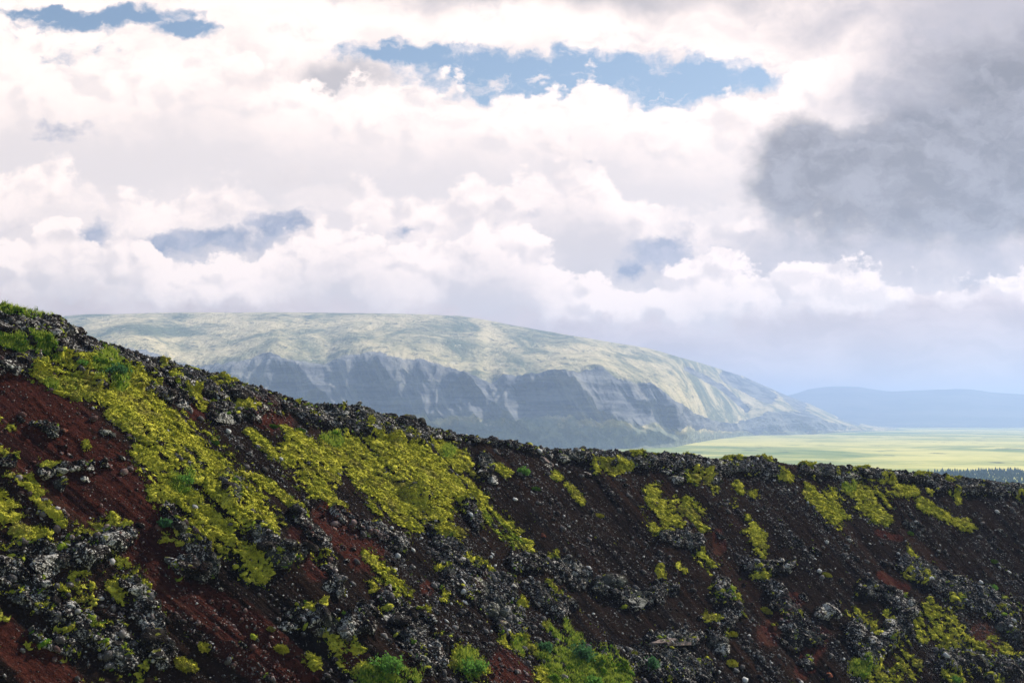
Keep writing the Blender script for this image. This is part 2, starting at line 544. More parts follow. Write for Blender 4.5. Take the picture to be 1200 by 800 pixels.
GREEN = [
    [(0, 402, 12), (60, 408, 12)], [(120, 432, 16), (140, 445, 12)], [(215, 562, 14)],
    [(470, 800, 30), (425, 795, 14)], [(550, 778, 18)], [(650, 760, 22), (690, 790, 40), (720, 800, 24)], [(655, 735, 14), (670, 750, 14)],
    [(1010, 782, 14)], [(610, 755, 10)], [(0, 368, 10), (60, 375, 9)], [(60, 452, 8)], [(395, 515, 9), (375, 505, 6)], [(525, 530, 9)], [(995, 568, 10)],
    [(855, 700, 7)],
]
MOSS += [[(800, 533, 5), (812, 533, 4)], [(850, 541, 5), (865, 541, 4)], [(885, 535, 4), (900, 536, 4)], [(740, 536, 4), (750, 537, 3)], [(940, 546, 4), (950, 548, 4)],
         [(1000, 552, 4), (1012, 553, 3)], [(1075, 556, 4), (1088, 558, 4)], [(1110, 562, 3), (1122, 563, 3)], [(980, 556, 4)], [(1150, 572, 4)], [(1090, 575, 4)], [(260, 447, 5), (275, 452, 4)], [(345, 476, 4)], [(400, 484, 4)], [(430, 500, 5)], [(190, 430, 5)]]
MOSSG = [
    [(425, 790, 12), (445, 797, 14), (480, 800, 10)], [(535, 772, 10), (560, 785, 10)], [(640, 765, 8), (670, 778, 16), (700, 785, 20), (725, 795, 14)],
    [(655, 740, 7), (672, 752, 9)], [(640, 790, 14), (690, 800, 18)], [(1005, 783, 9), (1035, 787, 7)], [(0, 366, 6), (45, 371, 6)],
    [(120, 425, 9), (140, 440, 9)], [(590, 753, 6), (620, 762, 6)],
]
ROCK = [
    [(0, 378, 16), (60, 392, 22), (100, 415, 14), (170, 428, 14), (220, 440, 16), (280, 462, 18), (330, 474, 12)],
    [(0, 430, 12), (40, 425, 14)], [(95, 432, 7), (130, 446, 8)], [(120, 445, 9), (135, 448, 8)], [(165, 455, 7), (200, 470, 8)],
    [(190, 465, 8), (225, 472, 8)], [(250, 480, 8), (300, 488, 8)],
    [(340, 478, 6), (370, 488, 14), (420, 495, 16), (470, 505, 16), (495, 512, 10)], [(500, 510, 5), (590, 520, 5), (640, 532, 7), (680, 536, 6)],
    [(565, 540, 9), (570, 555, 8)], [(690, 536, 6), (760, 543, 9), (830, 545, 10), (890, 546, 9), (920, 554, 7)],
    [(940, 551, 6), (1000, 556, 6), (1100, 563, 6), (1200, 576, 7)], [(1100, 572, 7), (1180, 578, 6)],
    [(20, 645, 14), (60, 655, 22), (110, 645, 22), (150, 625, 12)], [(10, 680, 20), (60, 720, 20), (110, 740, 22), (150, 770, 22)],
    [(40, 745, 14), (80, 760, 14)], [(150, 690, 14), (170, 730, 18), (190, 770, 14)],
    [(195, 600, 12), (230, 650, 16), (240, 670, 14), (215, 665, 14)], [(260, 565, 9), (275, 570, 12), (270, 590, 10)],
    [(300, 625, 14), (330, 660, 14), (350, 650, 10)], [(345, 600, 8), (375, 640, 9), (390, 680, 8), (395, 700, 6)],
    [(340, 720, 8), (375, 735, 14), (420, 735, 18), (425, 720, 8)], [(390, 600, 6), (410, 615, 5), (440, 625, 8), (470, 640, 12)],
    [(450, 700, 12), (480, 730, 20), (500, 770, 26), (515, 760, 16)], [(520, 640, 16), (540, 680, 26), (580, 700, 30), (600, 735, 18)],
    [(600, 660, 10), (650, 665, 12), (680, 680, 14)], [(700, 690, 10), (740, 705, 14), (770, 700, 10)], [(620, 690, 12), (660, 715, 14)],
    [(560, 620, 6), (548, 592, 10)], [(480, 575, 8), (500, 585, 8)], [(780, 630, 10), (820, 635, 10)], [(880, 665, 10), (925, 665, 7)],
    [(770, 690, 9), (790, 690, 7)], [(845, 690, 14), (860, 720, 12), (840, 740, 14), (848, 760, 9)], [(905, 690, 10), (930, 740, 22), (950, 750, 16)],
    [(960, 720, 8), (975, 715, 8)], [(1010, 690, 10), (1040, 700, 12), (1070, 715, 12)], [(1000, 740, 16), (1020, 770, 16), (1050, 740, 14)],
    [(1060, 660, 10), (1100, 680, 14), (1140, 700, 18), (1180, 720, 18), (1190, 745, 12)], [(1120, 770, 20), (1160, 785, 18), (1195, 780, 12)],
    [(760, 748, 8), (815, 750, 9)], [(710, 770, 14), (760, 775, 20), (820, 790, 20)], [(945, 775, 8)], [(0, 545, 8), (12, 545, 8)],
    [(45, 556, 5), (70, 553, 6), (105, 548, 5)], [(120, 545, 5)], [(70, 570, 7)], [(42, 500, 5), (62, 506, 6)], [(840, 560, 8)], [(800, 560, 6)],
]
RED = [
    [(-60, 440, 40), (40, 500, 70), (110, 560, 60), (170, 620, 40), (200, 660, 22)], [(0, 740, 24), (50, 780, 30), (80, 800, 24)],
    [(190, 690, 28), (250, 720, 30), (300, 760, 34), (340, 800, 34)], [(390, 605, 20), (430, 650, 20)], [(350, 630, 14), (370, 670, 16)],
    [(590, 780, 22), (610, 800, 24)], [(842, 625, 8), (845, 640, 8)], [(930, 705, 12), (900, 745, 14)], [(960, 750, 14), (940, 785, 12)],
    [(1035, 672, 7), (1060, 690, 7)], [(1150, 740, 12), (1160, 760, 10)], [(330, 490, 16), (300, 480, 14)], [(230, 478, 16)], [(410, 770, 18)],
    [(1030, 622, 5), (1055, 630, 5)], [(500, 690, 8)],
]
rf1 = fbm(SS * 1.0, HH * 1.0, o=5, gain=.6, seed=11)
rf2 = fbm(SS * .35, HH * .22, o=4, gain=.6, seed=12)
moss_f = np.maximum(strokes(MOSS), strokes(MOSSG))
rock_f = strokes(ROCK)
red_f = strokes(RED)
green_f = strokes(GREEN)
rf3 = fbm(SS * 1.3 + HH * .3, HH * 3.6, o=4, gain=.68, seed=13)
holes = fbm(SS * .6 + HH * .2, HH * 2.0, o=4, gain=.62, seed=14)
moss_m = np.minimum(moss_f * np.where(moss_f > 0, 1.1, .62), .36 - .20 * smooth(8, 15, HH)) + rf1 * .70 + rf2 * .30 + rf3 * .85 - .95 * smooth(.12, .42, holes) - .85 * smooth(.10, .38, fbm(SS * .8, HH * .14, o=4, gain=.6, seed=15))
# loose fragments of moss round the patches and among the rocks
frag = fbm(SS * .75 + HH * .2, HH * 1.5, o=4, gain=.65, seed=31) + .12 * rf3
moss_m = np.maximum(moss_m, np.where(np.maximum(moss_f + .55, rock_f + .1) > 0, (frag - .31) * 2.0, -1))
rock_m = smooth(-.1, .5, np.minimum(rock_f, .5) + rf1 * .9 + rf2 * .4 + rf3 * .35)
rock_m = np.maximum(rock_m, smooth(.42, .6, rf2 + .5 * rf1) * .7)
red_m = smooth(-.5, .6, red_f + rf2 * .7 + rf1 * .4)
red_m = np.maximum(red_m, .42 * smooth(.0, .5, fbm(SS * .08, HH * .03, o=3, seed=77)))
moss_m = moss_m - np.where(rock_m > .5, .22 * rock_m, 0)

# relief, along the normal
x3, y3, z3 = BX, BY, BZ
relief = .55 * fbm(SS * .07, HH * .05, o=3, seed=1) + .40 * fbm(SS * .22, HH * .05, o=3, seed=2)
relief += .22 * fbm(SS * .9, HH * .06, o=4, gain=.65, seed=4)
relief += .10 * fbm(SS * .9, HH * .6, o=4, gain=.6, seed=3)
crag = fbm(SS * .75, HH * .42, o=6, gain=.6, seed=5, ridge=True)
relief += rock_m * (.50 * crag + .20 * fbm(x3 * 1.6, y3 * 1.6, z3 * 1.9, o=4, gain=.62, seed=9, ridge=True) + .1)
relief += (1 - rock_m) * .05 * fbm(SS * 2.4, HH * 2.4, o=3, gain=.7, seed=6)
relief *= inner
GX, GY, GZ = BX + NX * relief, BY + NY * relief, BZ + NZ * relief
V = np.stack([GX, GY, GZ], -1).reshape(-1, 3)
me = mesh_from("crater_slope", V, grid_quads(NH, NS), M_SLOPE, True, {"rock": rock_m, "red": red_m, "streak": fbm(SS * .45, HH * .05, o=5, gain=.62, seed=91)})
link("crater_slope", me, kind="structure", label="steep crater wall of dark and rust-red volcanic scree")

# true surface normals, for everything that sits on the wall
dS = np.stack([np.gradient(q, axis=1) for q in (GX, GY, GZ)], -1)
dH = np.stack([np.gradient(q, axis=0) for q in (GX, GY, GZ)], -1)
NRM = np.cross(dH, dS)
NRM *= np.sign(NRM[..., 2:3] + 1e-9)
NRM /= np.linalg.norm(NRM, axis=-1, keepdims=True) + 1e-9
del dS, dH
SX, SY = project(GX, GY, GZ)
VIS = (SX > -60) & (SX < 1260) & (SY < 850) & (HH > -2.5) & (HH < 32.5)

# ------------------------------------------------------------------ moss carpet
inside = (HH > -2.6) & (HH < 32.4)
pad = fbm(SS * .85 + HH * .3, HH * 1.9, o=4, gain=.6, seed=41, billow=True)
lift = np.clip(moss_m, -.25, .45) * .30 + (.02 + .16 * pad + .26 * rf3) * smooth(-.05, .2, moss_m)
keep = (moss_m > -.08) & inside
i = np.arange(NH * NS).reshape(NH, NS)
q = np.stack([i[:-1, :-1], i[1:, :-1], i[1:, 1:], i[:-1, 1:]], -1)
kq = keep[:-1, :-1] & keep[1:, :-1] & keep[1:, 1:] & keep[:-1, 1:]
q = q[kq]
used, inv = np.unique(q.ravel(), return_inverse=True)
MV = np.stack([GX + NX * lift * .6, GY + NY * lift * .6, GZ + NZ * lift * .6 + .4 * lift], -1).reshape(-1, 3)[used]
green_m = smooth(-.3, .4, green_f + rf2 * .5)
green_m = np.maximum(green_m, .55 * smooth(.0, .5, fbm(SS * .25, HH * .25, o=4, seed=51)))
green_m = np.maximum(green_m, .5 * (1 - smooth(-.1, .18, moss_m)))
mg = green_m.reshape(-1)[used]
mq = inv.reshape(-1, 4)


def ico(sub):
    bm = bmesh.new()
    bmesh.ops.create_icosphere(bm, subdivisions=sub, radius=1)
    v = np.array([p.co[:] for p in bm.verts], np.float32)
    t = np.array([[p.index for p in f.verts] for f in bm.faces], np.int32)
    bm.free()
    return v, t


ICO = {k: ico(k) for k in (1, 2, 3, 4, 5, 6)}


def pick(weight, n):
    w = np.clip(weight, 0, None).ravel()
    c = np.cumsum(w)
    return np.searchsorted(c, RNG.random(n) * c[-1])


def frames(idx):
    """local frame at grid vertices: along the contour, down the slope, up the normal"""
    n = NRM.reshape(-1, 3)[idx]
    col = idx % NS
    t = np.stack([-FY[col], FX[col], 0 * FX[col]], -1) * 1.0
    t -= n * (t * n).sum(1, keepdims=True)
    t /= np.linalg.norm(t, axis=1, keepdims=True)
    d = np.cross(n, t)
    return t, d, n


# cushions that swell out of the carpet, densest where the carpet is thick
NCUSH = 50000
ci = pick(np.where(VIS, smooth(.0, .3, moss_m) + .30 * smooth(-.30, -.08, moss_m) * (moss_m < .0) + .16 * rock_m * smooth(.02, .35, frag) * (moss_m < 0), 0), NCUSH)
t, d, n = frames(ci)
up = np.array([0, 0, 1.0])
n = n * .5 + up * .6
n /= np.linalg.norm(n, axis=1, keepdims=True)
d = np.cross(n, t)
cv, ct = ICO[2]
a = ((RNG.gamma(1.6, .040, NCUSH) + .04) * np.maximum(smooth(-.30, .25, moss_m).ravel()[ci] * .72, .8 * (rock_m.ravel()[ci] > .4)))[:, None, None]
ang = RNG.normal(0, .75, NCUSH)
ca, sa = np.cos(ang)[:, None], np.sin(ang)[:, None]
t, d = t * ca + d * sa, d * ca - t * sa
jit = RNG.random((NCUSH, len(cv), 1)) * .5 + .72
loc = cv[None] * jit * np.concatenate([a * RNG.uniform(1.0, 1.7, (NCUSH, 1, 1)), a * RNG.uniform(.6, 1.0, (NCUSH, 1, 1)), a * RNG.uniform(.3, .6, (NCUSH, 1, 1))], -1)
base = V[ci] + (NX.ravel()[ci, None] * np.array([1, 0, 0]) + NY.ravel()[ci, None] * np.array([0, 1, 0]) + NZ.ravel()[ci, None] * np.array([0, 0, 1])) * (lift.ravel()[ci, None] * .6)
cush = base[:, None] + loc[..., 0:1] * t[:, None] + loc[..., 1:2] * d[:, None] + loc[..., 2:3] * n[:, None]
cT = (ct[None] + (np.arange(NCUSH) * len(cv))[:, None, None]).reshape(-1, 3) + len(MV)
MVall = np.concatenate([MV, cush.reshape(-1, 3)])
mgall = np.concatenate([mg, np.repeat(green_m.ravel()[ci] + RNG.normal(0, .12, NCUSH), len(cv))])
# feathery shoots standing on the carpet and the cushions
NSH = 280000
fi = RNG.integers(0, len(MVall), NSH)
fp = MVall[fi] + RNG.normal(0, .05, (NSH, 3))
fd = RNG.normal(0, .55, (NSH, 3)) + np.array([0, 0, .9])
fd += .5 * np.array([.5, -.4, .2])
fd /= np.linalg.norm(fd, axis=1, keepdims=True)
fs = np.cross(fd, RNG.normal(size=(NSH, 3)))
fs /= np.linalg.norm(fs, axis=1, keepdims=True)
fl = RNG.uniform(.06, .15, NSH)[:, None]
fv = np.stack([fp - fs * fl * .28, fp + fs * fl * .28, fp + fd * fl], 1).reshape(-1, 3)
fT = np.arange(NSH * 3).reshape(-1, 3) + len(MVall)
fg = np.repeat(mgall[fi] + RNG.normal(0, .25, NSH), 3)
nb_q, nb_c = len(mq), len(cT)
MVall = np.concatenate([MVall, fv])
mgall = np.concatenate([mgall, fg])
cT = np.concatenate([cT, fT])
me = mesh_from("moss", MVall, mq, M_MOSS, True, {"green": mgall}, T=cT)
link("moss", me, kind="stuff", label="yellow-green moss spreading in mats over the crater wall", category="moss")
print("moss verts", len(MVall))

# ------------------------------------------------------------------ scree
NST = 90000
bare = np.where(VIS, (1 - smooth(-.1, .1, moss_m)) * (.42 + .8 * rock_m + .8 * smooth(.1, .5, rf2)), 0)
bare *= np.where(red_m > .6, .9, 1) * (.25 + 1.6 * smooth(-.1, .35, fbm(SS * .35, HH * .06, o=4, gain=.6, seed=92)))
si = pick(bare, NST)
t, d, n = frames(si)
sv, stt = ICO[1]
size = np.clip(RNG.pareto(2.4, NST) * .030 + .025, 0, .24)[:, None, None]
rv = sv[None] * (RNG.random((NST, len(sv), 1)) * .55 + .7) * size * np.stack([RNG.uniform(.8, 1.5, NST), RNG.uniform(.7, 1.1, NST), RNG.uniform(.5, .9, NST)], -1)[:, None]
ang = RNG.random(NST) * 6.28
ca, sa = np.cos(ang)[:, None], np.sin(ang)[:, None]
t, d = t * ca + d * sa, d * ca - t * sa
off = (RNG.random((NST, 2)) - .5) * ds
sp = V[si][:, None] + rv[..., 0:1] * t[:, None] + rv[..., 1:2] * d[:, None] + (rv[..., 2:3] + size * .15) * n[:, None]
sp += off[:, None, 0:1] * t[:, None] + off[:, None, 1:2] * d[:, None]
sT = (stt[None] + (np.arange(NST) * len(sv))[:, None, None]).reshape(-1, 3)
tone = np.repeat(np.clip(RNG.normal(.36, .34, NST), 0, 1), len(sv))
redt = np.repeat(red_m.ravel()[si] * (RNG.random(NST) < .8), len(sv))
m, N, b = new_mat("scree_stone")
P = N.pos()
c = N.mix(N.attr("tone"), (.014, .011, .010), (.14, .125, .115))
c = N.mix(N.ramp(N.attr("tone"), .82, .95), c, (.40, .385, .36))
c = N.mix(N.math('MULTIPLY', N.attr("redness"), .75), c, N.mix(N.attr("tone"), (.03, .009, .007), (.14, .055, .04)))
N.put(b.inputs["Base Color"], N.mix(N.ramp(N.noise(P, 9, 3), .58, .66), c, (.28, .27, .25)))
me = mesh_from("scree", sp.reshape(-1, 3), None, m, False, {"tone": tone, "redness": redt}, T=sT)
link("scree", me, kind="stuff", label="loose grey and rusty volcanic stones strewn over the crater wall", category="scree")


# ------------------------------------------------------------------ rocks
def rock_verts(sub, seed, planes=14, rough=.16, flat=(1, 1, .7), ridge=.0):
    r = np.random.default_rng(seed)
    v, tt = ICO[sub]
    nn = r.normal(size=(planes, 3))
    nn /= np.linalg.norm(nn, axis=1, keepdims=True)
    dk = r.uniform(.55, 1.0, planes)
    dot = v @ nn.T
    rad = np.min(np.where(dot > .05, dk / np.maximum(dot, .05), 9), axis=1)
    rad = np.minimum(rad, 1.25)
    sc = 1.6
    rad = rad * (1 + rough * fbm(v[:, 0] * sc + seed, v[:, 1] * sc, v[:, 2] * sc, o=5, gain=.62, seed=seed % 50)
                 + ridge * fbm(v[:, 0] * 2.2 + seed, v[:, 1] * 2.2, v[:, 2] * 2.6, o=5, gain=.6, seed=seed % 40, ridge=True))
    return (v * rad[:, None] * np.array(flat)).astype(np.float32), tt


ROCKMESH = []
for kk in range(14):
    v, tt = rock_verts(3, 100 + kk, planes=9 + kk % 6, rough=.32, flat=(1.05, .9, .72))
    ROCKMESH.append([mesh_from("lava_rock", v, None, mm, False, None, T=tt) for mm in (*M_ROCK, M_PINK, M_RUST)])


def nearest(px, py):
    dd = np.where((HH > -3) & (HH < 32.5), (SX - px) ** 2 + (SY - py) ** 2, 1e9)
    return int(np.argmin(dd))


def orient(o, idx, spin, lean=.5):
    n = Vector(NRM.reshape(-1, 3)[idx]).lerp(Vector((NX.ravel()[idx], NY.ravel()[idx], NZ.ravel()[idx])), .6)
    n = n.lerp(Vector((0, 0, 1)), lean).normalized()
    t, _, _ = frames(np.array([idx]))
    t = Vector(t[0])
    t = (t - n * t.dot(n)).normalized()
    d = n.cross(t)
    mt = Matrix((t, d, n)).transposed().to_4x4() @ Matrix.Rotation(spin, 4, 'Z')
    o.rotation_euler = mt.to_euler()


METRE = lambda idx: V[idx][1] / F            # metres per design-grid unit at that distance

# crags: each its own mesh, (px, py, half width, half height, look, label)
CRAGS = [
    (14, 384, 34, 15, 1, "tall grey crag under the grassy crest at the upper left corner"),
    (52, 393, 26, 15, 1, "stepped lava crag where the grassy crest drops to the right"),
    (86, 406, 22, 13, 0, "dark rounded lava crag at the head of the long descending ridge"),
    (128, 422, 24, 8, 0, "low dark lava ledge between the head crag and the layered ridge crags"),
    (20, 424, 30, 9, 1, "lichen-spotted ledge above the top of the red soil slope"),
    (128, 445, 14, 7, 1, "dark jutting block set in the long yellow moss band near its top"),
    (170, 430, 28, 10, 1, "layered grey crag beside the upper end of the blue valley notch"),
    (212, 443, 30, 12, 1, "broad speckled lava crag in the middle of the descending ridge"),
    (255, 458, 28, 11, 1, "rugged lava crag on the ridge just above the mossy ledge"),
    (300, 472, 28, 10, 1, "flat-topped crag at the lower end of the ridge's steep part"),
    (212, 472, 20, 7, 2, "white-flecked rock ledge overhanging the dark scree gully"),
    (268, 488, 24, 7, 2, "pale mossy rock ledge below the ridge over the dark gully"),
    (378, 489, 17, 9, 0, "black hollow-fronted lava knob on the ridge"),
    (408, 490, 20, 9, 1, "pitted lava crag just right of the black hollow-fronted knob"),
    (438, 496, 20, 11, 1, "tall knobbly crag on the ridge above the large moss field"),
    (472, 504, 22, 11, 1, "last big dark crag on the ridge before it becomes bare soil"),
    (514, 511, 11, 5, 1, "small pointed outcrop on the skyline at the top of the bare brown slope"),
    (598, 523, 17, 6, 3, "flat brown boulder standing alone on the skyline"),
    (636, 536, 14, 7, 3, "pinkish grey boulder, upper of the two stacked below the skyline"),
    (641, 546, 10, 5, 2, "white-crusted boulder, lower of the two stacked below the skyline"),
    (662, 534, 12, 6, 2, "lichened crest rock touching the pinkish boulder's right side"),
    (702, 538, 11, 6, 2, "white lichened crest rock with yellow moss at its foot"),
    (745, 540, 24, 7, 1, "grey crest outcrop left of the highest mossy hump"),
    (776, 547, 16, 8, 2, "white-crusted block below the crest, left of the highest mossy hump"),
    (802, 538, 24, 9, 1, "highest mossy hump of the crest in front of the mountain's foot"),
    (850, 546, 26, 10, 1, "wide dark cliffed outcrop under the crest, just right of the mossy hump"),
    (838, 563, 9, 7, 1, "grey rounded boulder with moss on its top, below the crest outcrop"),
    (893, 540, 22, 8, 0, "dark block with sharp edges on the crest in front of the green plain"),
    (925, 550, 22, 8, 2, "white-flecked outcrop right of the dark sharp-edged crest block"),
    (990, 556, 26, 6, 2, "low pale crest outcrop above the square moss patches"),
    (1070, 559, 26, 4, 0, "low dark crest outcrop above the long diagonal moss strip"),
    (1140, 570, 24, 4, 0, "low rubbly crest outcrop in front of the conifer wood"),
    (60, 655, 28, 15, 2, "white-crusted crag with rough face under the yellow moss cushions"),
    (100, 652, 16, 18, 1, "upright dark-sided crag between two white-crusted crags"),
    (140, 630, 20, 15, 2, "white-speckled crag with a mossy top edging the red soil"),
    (10, 655, 22, 18, 1, "grey crag cut by the left edge of the picture"),
    (272, 570, 13, 11, 0, "dark bare outcrop enclosed by the moss slope"),
    (235, 660, 18, 11, 0, "dark blocky outcrop below the moss slope and beside the lower red soil"),
    (340, 730, 18, 9, 2, "pale low outcrop left of the white-faced crag"),
    (372, 728, 12, 13, 2, "narrow white-lichened crag with two moss tufts on top"),
    (412, 730, 18, 13, 2, "white-faced crag above the mossy bank at the bottom"),
    (385, 690, 7, 14, 2, "slim pale rock rib running down the dark gully"),
    (455, 722, 18, 12, 2, "pale fractured crag below the hanging moss strip"),
    (508, 768, 24, 22, 1, "large rounded grey crag left of the bright green shrub at the bottom"),
    (560, 690, 34, 26, 1, "largest grey dome of rock in the middle of the lower slope"),
    (592, 728, 24, 12, 3, "pinkish overhanging rock face above the green bank"),
    (545, 735, 14, 13, 0, "dark outcrop left of the pinkish overhanging face"),
    (745, 704, 17, 9, 2, "white-veined rock cluster at the foot of the long bare slope"),
    (790, 750, 33, 6, 3, "long pinkish slab ledge lying across the lower slope"),
    (848, 760, 10, 9, 2, "round white boulder standing on the lower slope right of the long slab"),
    (888, 662, 13, 7, 1, "dark rock shelf between two small moss cushions"),
    (924, 664, 7, 8, 2, "white knobbly boulder beside the dark rock shelf"),
    (944, 776, 11, 7, 1, "grey boulder alone on the dark soil near the bottom"),
    (966, 717, 12, 9, 2, "pale broken block on the edge of the dark hollow"),
    (1005, 740, 18, 16, 1, "moss-capped crag beside the dark hollow at the lower right"),
    (1025, 768, 16, 14, 2, "white-faced crag below the moss-capped one"),
    (1046, 740, 16, 11, 2, "pale domed rock right of the moss-capped crag"),
    (1065, 716, 15, 9, 1, "grey ledge above the largest moss mound of the lower right"),
    (1140, 770, 20, 14, 0, "dark crag under the moss mounds near the lower right corner"),
    (1185, 778, 16, 13, 1, "grey crag in the lower right corner"),
    (1175, 735, 15, 9, 0, "dark rock rib above the lower right corner"),
]
rockpts = []
for kk, (px, py, w, h, look, lab) in enumerate(CRAGS):
    idx = nearest(px, py)
    mpp = METRE(idx)
    W, Hh = w * mpp * 1.0, h * mpp * .80
    sub = 6 if w > 30 else (5 if w > 12 else 4)
    dep = max(min(W, Hh * 2.0), Hh * .9) * .75
    v, tt = rock_verts(sub, 300 + kk, planes=20, rough=.24, flat=(1, 1, 1), ridge=.06)
    v = v * np.array([W, dep, Hh], np.float32)
    # blocky crust at a fixed real size, independent of the crag's own size
    nn = v / (np.linalg.norm(v, axis=1, keepdims=True) + 1e-6)
    v = v + nn * (.17 * min(1, Hh) * fbm(v[:, 0] * 1.4, v[:, 1] * 1.4, v[:, 2] * 2.2, o=4, gain=.6, seed=kk % 30, ridge=True)[:, None])
    me = mesh_from("lava_crag", v, None, M_ROCK[look] if look < 3 else M_PINK, False, None, T=tt)
    o = link("lava_crag", me, loc=V[idx] - np.array([NX.ravel()[idx], NY.ravel()[idx], NZ.ravel()[idx]]) * dep * .48,
             label=lab, category="rock", group="crags and boulders of the crater wall")
    orient(o, idx, 0, .35)
    rockpts.append((px, py, w))

# single stones that catch the eye
SINGLE = [
    (75, 505, 5, 4, "single rusty red stone lying on the upper red soil"), (40, 497, 5, 1, "small grey stone at the left of the row on the upper red soil"),
    (60, 507, 8, 1, "flat dark rock beside the rusty stone on the upper red soil"), (123, 508, 6, 1, "grey rock with a moss tuft in the middle of the red soil"),
    (132, 509, 4, 0, "small dark stone touching the moss-tufted rock on the red soil"), (107, 549, 6, 2, "pale stone at the right end of the ledge on the red soil"),
    (88, 550, 6, 2, "pale stone in the middle of the ledge on the red soil"), (74, 553, 6, 2, "whitish stone on the left part of the red soil ledge"),
    (55, 557, 9, 1, "dark mossy rock at the left end of the red soil ledge"), (124, 545, 7, 1, "speckled rock just right of the red soil ledge"),
    (143, 537, 4, 1, "small stone at the right edge of the red soil, near the moss"), (98, 563, 5, 2, "pale stone under the red soil ledge"),
    (165, 616, 5, 1, "upright grey stone on the narrow lower tongue of red soil"), (284, 756, 5, 1, "grey stone alone on the lowest red soil, near moss clumps"),
    (259, 691, 3, 2, "tiny white stone at the top of the lowest red soil"), (407, 657, 3, 2, "single bright white stone on black soil in the gully"),
    (636, 628, 4, 4, "single reddish stone on the dark bare slope"), (687, 556, 5, 2, "white stone on the dark bare slope below the crest"),
    (795, 563, 7, 2, "white crusted rock below the white-crusted crest block"), (971, 792, 4, 4, "pale red stone at the very bottom, beside the dark hollow"),
    (995, 634, 3, 2, "tiny white stone on the bare slope below the square moss patches"), (960, 563, 3, 2, "small white stone under the low pale crest outcrop"),
    (1172, 622, 4, 2, "white stone high on the right-hand bare slope"), (843, 629, 5, 0, "dark stone on the red spot right of the split moss patch"),
    (404, 620, 4, 4, "reddish stone in the dark gully under the large moss field"), (357, 588, 5, 1, "grey stone in the dark gully beside the thin moss ridge"),
    (1036, 661, 5, 1, "grey stone at the head of the reddish streak on the right"), (577, 562, 6, 2, "pale stone below the small moss-topped rock on the brown slope"),
    (567, 555, 7, 1, "grey rock right of the large moss field's upper end"), (940, 700, 6, 2, "pale flat stone left of the dark hollow's top"),
]
for kk, (px, py, r, look, lab) in enumerate(SINGLE):
    idx = nearest(px, py)
    o = link("lava_rock", ROCKMESH[kk % 14][look], loc=V[idx] + NRM.reshape(-1, 3)[idx] * r * METRE(idx) * .2, label=lab, category="rock",
             group="single stones on the crater wall")
    s = r * METRE(idx) * 1.1
    o.scale = (s, s, s * .85)
    orient(o, idx, kk * 1.7, .4)

# the loose rocks that make up the rubble of each outcrop: (zone, place, how many)
ZONES = [
    ((0, 370, 110, 450), "among the crags under the grassy crest, upper left", 26),
    ((110, 405, 340, 505), "along the steep part of the descending ridge", 34),
    ((340, 470, 510, 520), "on the ridge above the large moss field", 20),
    ((540, 515, 930, 575), "along the crest in front of the mountain's foot", 26),
    ((930, 540, 1210, 590), "along the crest in front of the green plain and wood", 20),
    ((0, 620, 220, 800), "in the mossy rubble slope at the lower left", 36),
    ((190, 560, 400, 680), "around the dark outcrops below the moss slope", 18),
    ((320, 690, 530, 800), "around the white-faced crag near the bottom", 18),
    ((500, 630, 700, 760), "around the large grey rock dome", 22),
    ((700, 620, 980, 800), "on the lower slope around the long pinkish slab", 24),
    ((980, 640, 1210, 800), "around the mossy mounds at the lower right", 34),
]
LOOKS = [("dark bare lava rock", .45), ("grey lichen-spotted lava rock", .38), ("white-crusted lava rock", .17)]
for z, place, cnt in ZONES:
    (x0, y0, x1, y1) = z
    w = np.where((SX > x0) & (SX < x1) & (SY > y0) & (SY < y1) & VIS, np.clip(rock_m - .25, 0, 1) * (moss_m < .15), 0)
    for idx in pick(w, cnt):
        idx = int(idx)
        look = int(RNG.choice(3, p=[q[1] for q in LOOKS]))
        r = (RNG.gamma(2.4, .080) + .14)
        o = link("lava_rock", ROCKMESH[int(RNG.integers(14))][look], loc=V[idx] + NRM.reshape(-1, 3)[idx] * r * .12,
                 label=f"{LOOKS[look][0]} {place}", category="rock", group="rubble rocks " + place)
        o.scale = (r * RNG.uniform(.8, 1.5), r * RNG.uniform(.8, 1.1), r * RNG.uniform(.7, 1.1))
        orient(o, idx, RNG.uniform(0, 6.28), .4)

# ------------------------------------------------------------------ moss cushions standing alone
CUSH = [
    (216, 778, 15, 13, 40, "big yellow moss cushion at the bottom edge of the lowest red soil"), (240, 757, 10, 6, 45, "slanting yellow moss cushion above the big one near the bottom"),
    (330, 761, 7, 6, 55, "small leaning moss cushion alone on the lower red soil"), (317, 737, 3, 3, 0, "tiny yellow moss tuft above the small leaning cushion"),
    (1165, 658, 3, 3, 0, "tiny round bright green moss ball alone on the dark right slope"), (628, 573, 4, 3, 0, "tiny yellow moss tuft under the green plant on the bare slope"),
    (858, 777, 6, 5, 30, "small moss cushion below the round white boulder"), (744, 765, 6, 4, 20, "small yellow moss cushion below the long pinkish slab"),
    (858, 742, 6, 4, 0, "yellow moss cap above the round white boulder"), (968, 674, 5, 4, 0, "small moss cap on the pale rock of the bare slope, far from other moss"),
    (702, 604, 4, 3, 0, "lowest tiny moss tuft of the dotted line on the bare slope"), (1066, 625, 4, 3, 20, "tiny green moss tuft under the long diagonal moss strip"),
    (898, 715, 5, 5, 40, "small bent moss cushion on the reddish rubble"), (320, 500, 4, 3, 0, "tiny round green tuft on the brown soil below the ridge ledge"),
    (252, 519, 5, 4, 40, "small green tuft near the top of the dark gully"), (350, 505, 8, 4, 10, "flat green tuft under the ridge crag's left end"),
]
